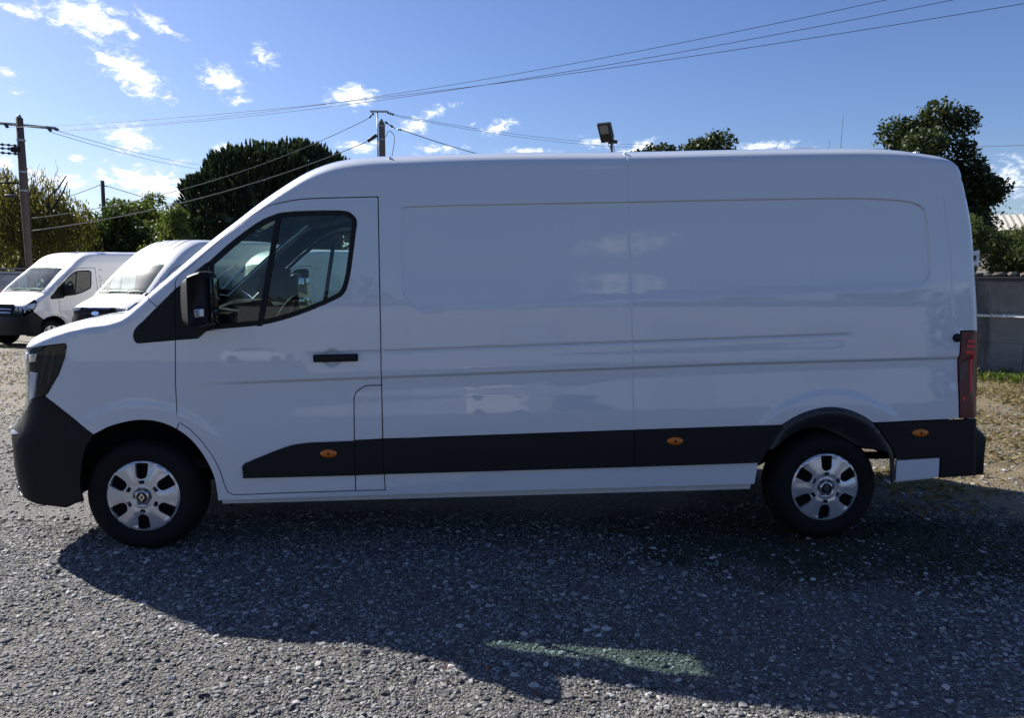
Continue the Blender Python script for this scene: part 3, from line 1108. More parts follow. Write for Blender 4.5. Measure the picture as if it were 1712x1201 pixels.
    for sgn in (-1, 1):
        fl = (lambda p: p) if sgn < 0 else mirror_y
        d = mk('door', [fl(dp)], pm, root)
        inner_o = shrink(W(door_poly), .03)
        din = side_panel(S, inner_o, h=.12, off=-.05, gap=0, lip=0, clip=True)
        mk('door_card', [fl(din)], M['interior'], d)
        fr = side_panel(S, W(WIN_TOP), [win_in], h=.05, off=-.003, gap=.001, lip=.02)
        bar = side_panel(S, [(dvt[0] - dw, dvt[1] + .02), (dvt[0] + dw, dvt[1] + .02), (dvb[0] + dw, dvb[1] - .02), (dvb[0] - dw, dvb[1] - .02)], h=.05, off=.0005, gap=0, lip=.012)
        mk('window_frame', [fl(fr), fl(bar)], M['plastic'], d)
        pane = side_panel(S, shrink(W(WIN_TOP), .012), h=.07, off=-.008, gap=0, lip=0)
        mk('window', [fl(pane)], M['glass'], d)
        hd = box(-1.06, -.798, -.040, -.018, 1.161, 1.207, .007)
        V = hd[0].copy()
        hy = S.hw([-.93], [1.183])[0]
        V[:, 1] += -hy + .006
        V[:, 2] += (V[:, 0] + .93) * .02
        mk('handle', [fl((V, hd[1], None))], M['plastic'], d)
        mk('door_sail', [fl(side_panel(S, W(SAIL_D), h=.05, off=.006, gap=.002))], M['plastic'], d)
        mk('corner_sail', [fl(side_panel(S, W(SAIL_F), h=.05, off=.006, gap=.002))], M['plastic'], root)
    door_loop = DOOR_F + [(-1.165, 0.367), (-0.826, 0.373), (-0.650, .375), (-0.658, .69), (-0.663, 1.32)] + DOOR_T
    lo = shrink(W(door_loop), .034)
    gap_strip = side_panel(S, shrink(W(door_loop), -.034), [lo], h=.06, off=-.026, gap=0, lip=0)
    mk2('door_gap_backing', gap_strip, M['plastic'], root)  # dark strip added behind the door gaps to stop light showing through
    if main:
        fs = side_panel(S, [(-.86, .36), (-.64, .36), (-.64, 1.05), (-.86, 1.05)], h=.08, off=-.030, gap=0, lip=0)
        mk('flap_gap_backing', [fs], M['plastic'], root)  # dark sheet added behind the flap lines to keep them dark
        mk('fuel_flap', [sp([(-0.663, 1.017)] + FLAP_L[1:] + [(-0.659, 0.692)], lines=rel())], pm, root)
    # ---- black mouldings, three lengths a side
    cuts = [(-9, -.826), (-.826, -.655), (-.655, .873), (.873, 9)] if main else [(-9, 9)]
    top = np.array(BAND_TOP)
    bot = np.array(BAND_BOT)
    for a, b in cuts:
        x0, x1 = max(a, -1.498), min(b, 1.80)
        poly = []
        tt = [p for p in BAND_TOP if x0 < p[0] < x1]
        if a > -5:
            tt = [(x0, float(np.interp(x0, top[:, 0], top[:, 1])))] + tt
        if b < 5:
            tt = tt + [(x1, float(np.interp(x1, top[:, 0], top[:, 1])))]
        else:
            tt = tt + [(1.80, .759), (1.711, .614), (1.665, .52)]
        bb = [p for p in BAND_BOT if x0 < p[0] < x1 and p[0] < 1.65]
        if a > -5:
            bb = [(x0, float(np.interp(x0, bot[:, 0], bot[:, 1])))] + bb
        if b < 5:
            bb = bb + [(x1, float(np.interp(x1, bot[:, 0], bot[:, 1])))]
        poly = tt + bb[::-1]
        pc = sp(poly, off=.013, gap=.0015, lip=.02)
        mk2('side_moulding', pc, M['plastic'], root)
    # ---- rear arch trim, rear quarter cladding
    arch = [p for p in ARCH_R if p[1] > .385] + ARCH_RI[::-1][1:]
    ao = np.array(ARCH_R)
    def aoff(U):
        d = pdist(U, ao, False)
        return .020 * sstep(d, 0, .02) - .075 * sstep(d, .025, .16)
    at = side_panel(S, arch[3:] if False else [p for p in ARCH_R if p[0] > 1.7] + ARCH_RI[::-1], h=.018, off=aoff, gap=0.001, lip=.02)
    mk2('rear_arch_trim', at, M['grey_trim'], root)
    clad = [(2.387, 0.767)] + [(2.931, 0.786), (3.3, .796), (3.3, .43), (2.9, .412), (2.825, .407), (2.822, .54), (2.545, .527)] + [p for p in ARCH_R[::-1] if 2.39 < p[0] < 2.528 and p[1] > .53]
    mk2('rear_quarter_trim', sp(clad, off=.010, lip=.02), M['plastic'], root)
    if main:
        pl = sp([(2.54, .527), (2.820, .54), (2.823, .412), (2.54, .389)], off=.004, gap=.0025, lip=.02)
        mk2('rear_corner_plate', pl, pm, root)
        mk2('rear_corner_lip', prism([(2.515, .37), (2.79, .395), (2.79, .409), (2.515, .386)], -1.0, -.94), M['primer'], root, False)
    bump = [(2.93, .735), (3.07, .726), (3.11, .695), (3.150, .655), (3.148, .60), (3.138, .415), (2.93, .40)]
    mk('rear_bumper', [prism(bump, -1.012, 1.012, .025)], M['plastic'], root)
    # ---- marker lamps
    if main:
        for (mx, mz, rx) in ((-.981, .609, .050), (1.124, .665, .050), (2.677, .702, .053)):
            el = [(mx + rx * math.cos(a), mz + .0245 * math.sin(a)) for a in np.linspace(0, 2 * PI, 25)[:-1]]
            y = S.hw([mx], [mz])[0] + .012
            V = [(a, -y - .001, b) for a, b in el] + [(mx + (a - mx) * .8, -y - .010, mz + (b - mz) * .8) for a, b in el] + [(mx, -y - .012, mz)]
            F = []
            for k in range(24):
                k2 = (k + 1) % 24
                F += [(k, k2, 24 + k2, 24 + k), (24 + k, 24 + k2, 48)]
            p = (np.array(V), F, None)
            ml = mk('marker_lamp', [p], M['orange'], root)
            mk('lamp_core', [box(mx - .006, mx + .006, -y - .0135, -y - .010, mz - .008, mz + .008)], M['plastic'], ml, smooth=False)
            mk('marker_lamp', [mirror_y(p)], M['orange'], root)
    # ---- tail lamps
    tl = [(2.917, 1.336), (3.3, 1.338), (3.3, .798), (2.933, .790), (2.928, .865), (2.914, 1.192), (2.917, 1.278)]
    t0, t1 = tn(3.07, 1.338), tn(3.076, .80)
    ysl = S.ys(np.array([t0, t1]))
    for sgn in (-1, 1):
        fl = (lambda p: p) if sgn < 0 else mirror_y
        a = side_panel(S, tl, h=.04, off=.006, gap=.001, lip=.02)
        b = wrap_panel(S, [(t0, -ysl[0]), (t1, -ysl[1]), (t1, -.90), (t0, -.90)], h=.05, off=.006, gap=0)
        lamp = mk('tail_lamp', [fl(a), fl(b)], M['red_dark'], root)
        if main:
            def strip(poly):
                return side_panel(S, poly, h=.02, off=.009, gap=0, lip=.004)
            st = [strip([(2.955, 1.283), (3.003, 1.283), (3.003, 1.265), (2.955, 1.265)]), strip([(2.951, 1.252), (3.003, 1.252), (3.003, 1.234), (2.951, 1.234)]),
                  strip([(2.945, 1.216), (3.004, 1.216), (3.004, 1.196), (2.945, 1.196)]),
                  strip([(2.986, 1.194), (3.004, 1.194), (3.004, .975), (2.962, .925), (2.942, .925), (2.942, .905), (2.955, .905), (2.988, .962)])]
            for p in st:
                mk('light_band', [fl(p)], M['red_bright'], lamp)
            rv = side_panel(S, [(2.928, 1.13), (2.965, 1.17), (2.972, 1.10), (2.945, 1.03), (2.925, 1.02)], h=.03, off=.0085, gap=0, lip=.004)
            mk('reversing_lamp', [fl(rv)], simple('smoky reversing lens', (.10, .07, .075), .1), lamp)
    if main:
        y = S.hw([2.889], [1.296])[0]
        plug = lathe([(.026, 0), (.026, -.012), (.021, -.017), (0, -.018)], 24, 'y', (2.889, -y, 1.296))
        mk('rail_plug', [plug], M['plastic'], root)
        for z in (1.79, .77):
            hg = [box(3.00, 3.045, -.955, -.925, z - .045, z - .018, .004), box(3.00, 3.045, -.955, -.925, z + .018, z + .045, .004), tube([(3.045, -.94, z - .05), (3.045, -.94, z + .05)], .010, 10)]
            mk('rear_hinge', hg if z > 1 else [box(3.03, 3.085, -.965, -.92, z - .04, z + .03, .008)], M['white_plastic'] if z > 1 else M['steel'], root, smooth=False)
        for x in (-.61, .818):  # white boxes at the seam ends stand in for sun glints
            zt = S.p[np.argmin(abs(S.p[:, 0] - x) + (S.p[:, 1] < 2) * 9), 1]
            tt = S.tn(x, zt)
            yy = .74
            q = S.wrap([tt], [-yy])[0]
            mk('roof_seam_glint', [box(x - .006, x + .006, q[1] - .13, q[1] - .05, q[2] - .06, q[2] - .020, .004)], M['white_plastic'], root)
        q = S.wrap([S.tn(2.72, 2.482)], [-.74])[0]
        mk('roof_seam_glint', [box(q[0] - .02, q[0] + .01, q[1] - .05, q[1] + .01, q[2] - .012, q[2] + .004, .004)], M['white_plastic'], root)

    # ---- front end
    t_b0, t_b1 = .0, tn(-2.94, .838)
    front_bump = [(-2.614, 0.966), (-2.346, 0.734), (-2.395, .66), (-2.425, .56), (-2.44, 0.47), (-2.44, 0.39), (-2.43, 0.333), (-2.482, 0.313), (-2.529, 0.29), (-2.702, 0.316), (-2.773, 0.338), (-3.3, .36), (-3.3, .80), (-2.80, .845), (-2.763, 0.863), (-2.734, 0.901), (-2.677, 0.947)]
    fb = side_panel(S, W(front_bump), h=.05, off=.002, gap=.002)
    bwrap = wrap_panel(S, band(S, t_b0, t_b1), h=.08, off=.002, gap=0)
    bo_ = mk('front_bumper', bothsides(fb) + [bwrap], M['plastic'], root)
    style = opt['front']
    # ribs of the lower intake stand proud of the bumper
    if style == 'new':
        for z, wd in ((.735, .87), (.66, .80), (.50, .82), (.395, .80), (.345, .87)):
            t = tn(-3.0, z)
            rib = wrap_panel(S, [(t - .016, -wd), (t + .016, -wd), (t + .016, wd), (t - .016, wd)], h=.05, off=.014, gap=0, lip=.03)
            xe = -2.80 if z in (.735, .345) else -2.90
            sr = side_panel(S, [(-3.3, z + .014), (xe - .05, z + .012), (xe, z + .001), (xe - .05, z - .010), (-3.3, z - .014)], h=.04, off=lambda U: .013 * (1 - sstep(U[:, 0], xe - .12, xe)) + .003, gap=0, lip=.025)
            mk('intake_rib', [rib] + bothsides(sr), M['satin'], bo_)
    backing = wrap_panel(S, band(S, t_b1 + .002, t_h0 - .002), h=.07, off=-.025, gap=0)
    mk('grille_backing', [backing], M['dark'], root)
    if style == 'oval':
        a_ = t_h0 - .016
        mk('grille_bar', [wrap_panel(S, [(a_ - .030, -.44), (a_, -.44), (a_, .44), (a_ - .030, .44)], h=.06, off=.008, gap=0)], M['chrome'], root)
    tg0, tg1 = t_b1 + .012, t_h0 - .012
    gy = opt['gy']
    gr = []
    n_b = 3 if style != 'new' else 5
    for k in range(n_b):
        a = tg0 + (tg1 - tg0) * (k + .25) / n_b
        b = tg0 + (tg1 - tg0) * (k + .70) / n_b
        gr.append(wrap_panel(S, [(a, -gy), (b, -gy), (b, gy), (a, gy)], h=.06, off=-.004, gap=0, lip=.03))
    gro = mk('grille', gr[:1], M['plastic'], root)
    for p in gr[1:]:
        mk('grille_slat', [p], M['plastic'], gro)
    tm = (tg0 + tg1) / 2
    if style == 'oval':
        em = wrap_panel(S, [(tm + .05 * math.sin(a), .13 * math.cos(a)) for a in np.linspace(0, 2 * PI, 25)[:-1]], h=.04, off=.012, gap=0, lip=.02)
        mk('emblem', [em], M['chrome'], gro)
    else:
        lz = [(tm + .085 * a, .062 * b) for a, b in ((1, 0), (0, 1), (-1, 0), (0, -1))]
        li = [(tm + .045 * a, .030 * b) for a, b in ((1, 0), (0, 1), (-1, 0), (0, -1))]
        mk('emblem', [wrap_panel(S, lz, [li], h=.03, off=.010, gap=0, lip=.012)], M['chrome'], gro)
        if style == 'old':
            for k in range(2):
                a = tg0 + (tg1 - tg0) * (k + .95) / 3
                mk('grille_bar', [wrap_panel(S, [(a - .008, -gy), (a + .008, -gy), (a + .008, gy), (a - .008, gy)], h=.07, off=.004, gap=0)], M['chrome'], gro)
    # headlamps wrap round the corner
    hp = opt['head']
    hw_t0, hw_t1, hy0 = tn(*opt['ht0']), tn(*opt['ht1']), opt['hy']
    tb_ = np.r_[hw_t0, S.tb[(S.tb > hw_t0 + .01) & (S.tb < hw_t1 - .01)], hw_t1]
    ysb = S.ys(tb_)
    for sgn in (-1, 1):
        fl = (lambda p: p) if sgn < 0 else mirror_y
        wp_ = [(a, -b) for a, b in zip(tb_, ysb)] + [(hw_t1, -hy0), (hw_t0, -hy0 - opt.get('hslant', .12))]
        house = [side_panel(S, hp, h=.04, off=-.03, gap=.002), wrap_panel(S, wp_, h=.05, off=-.03, gap=0)]
        hl = mk('headlight', [fl(p) for p in house], M['dark'], root)
        lens = [side_panel(S, hp, h=.03, off=.001, gap=.003, lip=.02), wrap_panel(S, wp_, h=.04, off=.001, gap=0, lip=.02)]
        mk('lens', [fl(p) for p in lens], M['lens'], hl)
        bits, white = [], []
        if style == 'new':
            # drl blade down the outer front edge, projector rows above
            white.append(wrap_panel(S, [(tn(-2.95, .90), -.86), (tn(-2.90, 1.09), -.86), (tn(-2.90, 1.09), -.74), (tn(-2.95, .90), -.78)], h=.05, off=-.02, gap=0))
            white.append(side_panel(S, [(-2.745, .93), (-2.715, 1.10), (-2.665, 1.10), (-2.705, .95)], h=.05, off=-.018, gap=0))
            bits.append(wrap_panel(S, [(tn(-2.89, 1.11), -.88), (tn(-2.885, 1.14), -.88), (tn(-2.885, 1.14), -.60), (tn(-2.89, 1.11), -.60)], h=.05, off=-.012, gap=0))
            for xa, xb in ((-2.600, -2.650), (-2.560, -2.605)):
                mk('lamp_strip', [fl(side_panel(S, [(xa, 1.235), (xa + .007, 1.235), (xb + .007, 1.03), (xb, 1.03)], h=.04, off=-.016, gap=0, lip=.006))], M['grey_trim'], hl)
            for k in range(2):
                q = S.wrap([tn(-2.862, 1.19)], [-.70 - .13 * k], .02)[0]
                bits.append(lathe([(.045, -.03), (.04, -.045), (.0, -.05)], 20, 'y', (0, 0, 0)))
                V = bits[-1][0]
                V = np.c_[V[:, 1] * 1.0 + q[0] + .03, V[:, 0] + q[1], V[:, 2] + q[2]]
                bits[-1] = (V, bits[-1][1], None)
            bits.append(side_panel(S, [(-2.72, 1.205), (-2.66, 1.212), (-2.67, 1.165), (-2.72, 1.16)], h=.04, off=-.022, gap=0))
        else:
            for k in range(3):
                tq = hw_t0 + (hw_t1 - hw_t0) * .55
                yq = -(hy0 + .10 + .11 * k)
                q = S.wrap([tq], [yq], .015)[0]
                L = lathe([(.05, -.03), (.043, -.04), (.02, -.02), (.0, -.015)], 20, 'y', (0, 0, 0))
                V = L[0]
                bits.append((np.c_[V[:, 1] + q[0] + .03, V[:, 0] + q[1], V[:, 2] + q[2]], L[1], None))
            white.append(wrap_panel(S, [(hw_t1 - .035, -hy0 - .02), (hw_t1 - .012, -hy0 - .02), (hw_t1 - .012, -hy0 - .42), (hw_t1 - .035, -hy0 - .42)], h=.05, off=-.014, gap=0))
            cx_, cz_ = np.mean(np.array(hp), 0)
            white.append(side_panel(S, [(cx_ + (a - cx_) * .6 + .03, cz_ + (b - cz_) * .6) for a, b in hp], h=.05, off=-.02, gap=0))
        for p in bits:
            mk('reflector', [fl(p)], M['chrome'], hl)
        for p in white:
            mk('light_guide', [fl(p)], M['white_plastic'], hl)
    # number plate carrier
    # ---- mirrors
    for sgn in (-1, 1):
        fl = (lambda p: p) if sgn < 0 else mirror_y
        mo = cr([(-1.742, 1.400), (-1.752, 1.43), (-1.756, 1.52), (-1.752, 1.606), (-1.738, 1.640), (-1.69, 1.668), (-1.635, 1.689), (-1.612, 1.690), (-1.594, 1.66), (-1.584, 1.54), (-1.588, 1.42), (-1.61, 1.390), (-1.66, 1.378), (-1.72, 1.382), (-1.742, 1.400)], 3)[:-1]
        mo = np.array(W(mo))
        c = mo.mean(0)
        n = len(mo)
        V, F = [], []
        secs = [(-1.045, .90), (-1.06, .97), (-1.09, 1.0), (-1.195, 1.0), (-1.262, .985), (-1.276, .955), (-1.282, .90)]
        for y, s_ in secs:
            for k in range(n):
                d = (mo[k] - c) * s_
                xm = c[0] + d[0]
                if y < -1.2:
                    xm = max(xm, -1.752 + min(.062, (-1.195 - y) * .95))
                V.append((xm, y, c[1] + d[1]))
        for r in range(len(secs) - 1):
            for k in range(n):
                k2 = (k + 1) % n
                F.append((r * n + k, (r + 1) * n + k, (r + 1) * n + k2, r * n + k2))
        F.append(tuple((len(secs) - 1) * n + k for k in range(n)))
        F.append(tuple(range(n))[::-1])
        mm = mk('wing_mirror', [fl((np.array(V), F, None))], M['plastic'], root)
        zz = c[1] - 1.54
        arm = box(-1.70, -1.62, -1.12, -.98, 1.36 + zz, 1.45 + zz, .02)
        mk('mirror_arm', [fl(arm)], M['plastic'], mm)
        for z_0, z_1 in ((1.50, 1.665), (1.405, 1.485)):
            g = box(-.005, .005, -.09, .09, z_0 + zz, z_1 + zz, .003)
            V = g[0].copy()
            th_ = math.radians(4 if sgn < 0 else 18)
            V = np.c_[V[:, 0] * math.cos(th_) - V[:, 1] * math.sin(th_) - 1.579 + (0 if sgn < 0 else .016), V[:, 0] * math.sin(th_) + V[:, 1] * math.cos(th_) - 1.155, V[:, 2]]
            mk('mirror_glass', [fl((V, g[1], None))], M['mirror'] if sgn > 0 else M['mirror_dark'], mm)
        if main:
            ts = prism([(-1.655, 1.482), (-1.600, 1.487), (-1.600, 1.442), (-1.652, 1.436)], -1.283, -1.262, .004)
            ti = mk('turn_signal', [fl(ts)], M['white_plastic'], mm)
            mk('signal_divider', [fl(box(-1.632, -1.626, -1.286, -1.27, 1.438, 1.485)), fl(box(-1.654, -1.634, -1.2845, -1.27, 1.442, 1.478))], M['steel'], ti)

    # ---- wheels, arches, underside
    for x in (-2.1, 2.11):
        build_wheel(root, x, -.995, -1, detail=main)
        build_wheel(root, x, .995, 1, detail=main and False)
    liner = []
    for x, r, zc in ((-2.085, .505, .345), (2.11, .505, .36)):
        V, F = [], []
        ang = np.linspace(-.15 if x < 0 else .30, PI + .1, 25)
        for a in ang:
            V += [(x + r * math.cos(a), -.985, zc + r * math.sin(a)), (x + r * math.cos(a), -.66, zc + r * math.sin(a))]
        k0 = len(V)
        V.append((x, -.66, zc + .2))
        for i in range(len(ang) - 1):
            F.append((2 * i, 2 * i + 2, 2 * i + 3, 2 * i + 1))
            F.append((2 * i + 1, 2 * i + 3, k0))
        mk2('wheel_arch_liner', (np.array(V), F, None), M['dark'], root)
    und = [box(-1.62, 1.62, -.93, .93, .40, .48), box(-2.75, -1.62, -.60, .60, .34, .95), box(1.62, 2.9, -.62, .62, .62, .92),
           box(-.45, 2.86, -.88, .88, .95, 2.2), box(-2.1 - .05, -2.1 + .05, -.85, .85, .30, .38), box(2.07, 2.15, -.85, .85, .30, .40),  # the large box is a block added inside so panel gaps show dark
           box(1.4, 2.85, -.56, -.50, .42, .46), box(1.4, 2.85, .50, .56, .42, .46), box(-2.85, -2.4, -.55, .55, .40, 1.15)]
    for nm_, p in zip(('underbody', 'engine_bay', 'rear_floor', 'core_block', 'axle', 'axle', 'leaf_spring', 'leaf_spring', 'radiator'), und):
        mk(nm_, [p], M['dark'], root, smooth=False)
    # ---- cabin
    z0 = opt.get('dz', 0)
    dash = prism([(-2.16, 1.42), (-1.98, 1.44), (-1.80, 1.455), (-1.66, 1.47), (-1.56, 1.455), (-1.53, 1.40), (-1.55, 1.20), (-1.68, .95), (-2.16, .85)], -.90, .90, .03)
    mk('dashboard', [dash], M['interior'], root, smooth=False)
    if main:
        bin_ = prism([(-1.74, 1.46), (-1.62, 1.515), (-1.50, 1.515), (-1.46, 1.47), (-1.50, 1.38), (-1.72, 1.40)], -.70, -.28, .02)
        mk('instrument_hood', [bin_], M['interior'], root, smooth=False)
    a = np.linspace(0, 2 * PI, 37)
    th = math.radians(28)
    cx, cy, cz = -1.37, -.48, 1.36
    ring = [(cx + .19 * math.sin(t) * math.sin(th), cy + .19 * math.cos(t), cz + .19 * math.sin(t) * math.cos(th)) for t in a]
    sw = mk('steering_wheel', [tube(ring, .016, 8, False), tube([(cx, cy, cz), (cx - .18, cy, cz - .12)], .035, 8), tube([(cx, cy - .18, cz), (cx, cy + .18, cz)], .018, 6), lathe([(.06, -.02), (.06, .02), (0, .03)], 14, 'z', (cx, cy, cz))], M['interior'], root)
    for yb in ((-.72, -.22), (.0, .44), (.44, .88)):
        st = mk('seat', [box(-1.15, -.66, yb[0], yb[1], .78, .95, .04)], M['seat'], root)
        bk = box(-.08, .08, yb[0], yb[1], 0, .62, .04)
        V = bk[0].copy()
        V[:, 0] = V[:, 0] + V[:, 2] * .22 - .66
        V[:, 2] += .92
        mk('backrest', [(V, bk[1], None)], M['seat'], st)
        mk('headrest', [box(-.54, -.46, (yb[0] + yb[1]) / 2 - .12, (yb[0] + yb[1]) / 2 + .12, 1.58, 1.76, .03)], M['seat'], st)
    mk('bulkhead', [box(-.45, -.43, -.89, .89, .5, 2.2)], M['interior'], root, smooth=False)
    mk('cabin_floor', [box(-2.2, -.46, -.93, .93, .50, .56)], M['interior'], root, smooth=False)
    hl0, hl1 = tn(*opt['ws1']) - .0, tn(-.45, 2.45)
    hb = wrap_panel(S, [(hl0 - .06, -.72), (hl0 + .3, -.78), (hl1, -.80), (hl1, .80), (hl0 + .3, .78), (hl0 - .06, .72)], h=.12, off=-.06, gap=0, lip=0)
    mk('headliner', [hb], M['liner'], root)
    if main:
        for sgn in (-1, 1):
            v = box(-1.30, -1.02, sgn * .36 - .2, sgn * .36 + .2, 2.08, 2.10, .006)
            V = v[0].copy()
            V[:, 2] += (V[:, 0] + 1.15) * .25
            mk('sun_visor', [(V, v[1], None)], M['liner'], root)
        for k in (-1, 1):
            pil = [(-1.98, 1.62), (-1.25, 2.20)]
            P = []
            for x, z in ((-2.0, 1.55), (-1.8, 1.74), (-1.55, 1.96), (-1.25, 2.17), (-1.0, 2.25)):
                P.append((x + .10, k * (S.hw([x + .10], [z])[0] - .06), z))
            mk('pillar_trim', [tube(P, .028, 8)], M['interior'], root)


MAIN_OPT = dict(main=True, h=.03, paint=M['paint'], front='new', hood0=(-2.848, 1.246), hood1=(-2.25, 1.463), ws0=(-2.142, 1.536), ws1=(-1.40, 2.165), tail=(2.95, 2.37), wsy=(.84, .76),
                gy=.50, head=[(-3.2, 1.246), (-2.716, 1.2445)] + HEAD[1:] + [(-2.80, .848), (-3.2, .842)], ht0=(-2.935, .850), ht1=(-2.848, 1.243), hy=.56)
S_main = Shape(PROF, KEYS)
S_main.inset = body_relief
van = thing('panel_van', 'large white panel van with long black side moulding parked broadside in front', 'van')
build_van(van, S_main, MAIN_OPT)

# ------------------------------------------------------------------ the other vans
def warp_tall(P):
    return [(x, z + .08 * float(sstep(z, 1.5, 2.35)) + .36 * float(sstep(x, -1.35, -.2) * sstep(z, 2.15, 2.40))) for x, z in P]


def warp_mid(P):
    return [(x, z + .15 * float(sstep(x, -1.5, -.6) * sstep(z, 2.1, 2.40))) for x, z in P]


PROF_OLD = [(-2.93, .33), (-2.95, .45), (-2.955, .60), (-2.955, .72), (-2.945, .80), (-2.925, .90), (-2.90, .98), (-2.875, 1.04), (-2.84, 1.10), (-2.79, 1.15), (-2.70, 1.21), (-2.58, 1.275), (-2.44, 1.34), (-2.30, 1.405), (-2.204, 1.46)] + warp_mid(PROF[20:])
KEYS_OLD = [(-2.9, .3, .30, .75, 2.2), (-2.9, .95, .30, .75, 2.2), (-2.80, 1.15, .22, .8, 2.4), (-2.5, 1.31, .13, .8, 2.5)] + [(*warp_mid([k[:2]])[0], *k[2:]) for k in KEYS[4:]]
PROF_OVAL = [(-2.93, .33), (-2.95, .45), (-2.955, .62), (-2.94, .80), (-2.92, .92), (-2.90, 1.02), (-2.875, 1.10), (-2.83, 1.165), (-2.74, 1.22), (-2.6, 1.285), (-2.44, 1.35), (-2.30, 1.41), (-2.204, 1.46)] + warp_tall(PROF[20:])
KEYS_OVAL = [(-2.9, .3, .30, .75, 2.2), (-2.9, .95, .28, .75, 2.4), (-2.82, 1.17, .20, .8, 2.5), (-2.5, 1.33, .12, .8, 2.6)] + [(*warp_tall([k[:2]])[0], *k[2:]) for k in KEYS[4:]]


def simple_relief(X, Z):
    return body_relief(X, Z) * 1.0


S_old = Shape(PROF_OLD, KEYS_OLD)
S_old.inset = simple_relief
S_oval = Shape(PROF_OVAL, KEYS_OVAL)
S_oval.inset = simple_relief
OPT_OLD = dict(main=False, h=.07, paint=M['paint_old'], front='old', hood0=(-2.83, 1.112), hood1=(-2.25, 1.43), ws0=(-2.142, 1.536), ws1=(-1.40, 2.145), tail=warp_mid([(2.95, 2.37)])[0], gy=.56,
               head=[(-3.2, 1.115), (-2.70, 1.16), (-2.44, 1.235), (-2.42, 1.20), (-2.50, 1.06), (-2.57, 1.0), (-3.2, .95)], ht0=(-2.915, .93), ht1=(-2.83, 1.112), hy=.60, hslant=.05)
OPT_OVAL = dict(main=False, h=.07, paint=M['paint_old'], front='oval', hood0=(-2.83, 1.166), hood1=(-2.25, 1.432), ws0=(-2.142, 1.536), ws1=warp_tall([(-1.40, 2.14)])[0], tail=warp_tall([(2.95, 2.37)])[0], gy=.46,
                head=[(-3.2, 1.17), (-2.66, 1.225), (-2.20, 1.345), (-2.19, 1.31), (-2.34, 1.20), (-2.6, 1.10), (-3.2, 1.06)], ht0=(-2.885, 1.07), ht1=(-2.83, 1.166), hy=.58, hslant=.02, ws_mat='windshield_dusty', warp=warp_tall)

GRP = 'white vans parked in a row behind'
vA = thing('panel_van', 'white van with slatted grille and black lower bumper parked farthest along the row', 'van', (-11.30, 18.17, -.211), math.radians(63), GRP)
build_van(vA, S_old, OPT_OLD)
vB = thing('panel_van', 'white high roof van with oval grille badge and sun glare on its windshield', 'van', (-7.79, 16.06, -.226), math.radians(63.5), GRP)
build_van(vB, S_oval, OPT_OVAL)
# three thin ribs on the high roof
for yv in (-.45, -.15, .15, .45):
    pc = wrap_panel(S_oval, [(S_oval.tn(-.9, 2.62) - .02, yv - .010), (S_oval.tn(.6, 2.93), yv - .010), (S_oval.tn(.6, 2.93), yv + .010), (S_oval.tn(-.9, 2.62), yv + .010)], h=.12, off=.008, gap=0, lip=.012)
    mk('roof_rib', [pc], M['grey_trim'], vB)
vC = thing('panel_van', 'white van seen through the cab windows of the large van', 'van', (-4.75, 16.4, -.17), math.radians(58), GRP)


def copy_tree(src, dst):
    for ch in list(src.children):
        c = ch.copy()
        COL.objects.link(c)
        c.parent = dst
        copy_tree(ch, c)


copy_tree(vA, vC)
for ch in vC.children:                                    # this one has a dustier windshield than its neighbour
    if ch.name.startswith('windshield'):
        ch.material_slots[0].link = 'OBJECT'
        ch.material_slots[0].material = M['windshield_dusty']


# ------------------------------------------------------------------ ground
class VNoise:
    def __init__(s, seed, n=256):
        s.g = np.random.default_rng(seed).random((n, n))
        s.n = n

    def __call__(s, x, y, sc_):
        u, v = np.asarray(x) * sc_, np.asarray(y) * sc_
        i, j = np.floor(u).astype(int), np.floor(v).astype(int)
        a, b = u - i, v - j
        a, b = a * a * (3 - 2 * a), b * b * (3 - 2 * b)
        n = s.n
        g = lambda p, q: s.g[p % n, q % n]
        return (g(i, j) * (1 - a) + g(i + 1, j) * a) * (1 - b) + (g(i, j + 1) * (1 - a) + g(i + 1, j + 1) * a) * b


VN = VNoise(3)


def gz(x, y):
    x, y = np.asarray(x, float), np.asarray(y, float)
    base = -.0140 * np.maximum(0, y - 2.0) ** 1.0
    base = np.where(y > 30, -.392 + .0 * y, base)
    near = np.exp(-np.maximum(0, np.hypot(x, y + 1) - 6) / 6)
    und = (VN(x, y, .9) - .5) * .035 + (VN(x + 9, y, 3.1) - .5) * .018 + (VN(x, y + 5, 9.) - .5) * .010
    return base + und * (.25 + .75 * near) - .004


def axis(lo, hi, dlo, dhi, fine, grow):
    a = list(np.arange(dlo, dhi, fine))
    st, v = fine, dhi
    while v < hi:
        a.append(v)
        st *= grow
        v += st
    a.append(hi)
    st, v = fine, dlo
    low = []
    while v > lo:
        st *= grow
        v -= st
        low.append(max(v, lo))
    return np.array(sorted(set(low)) + a)


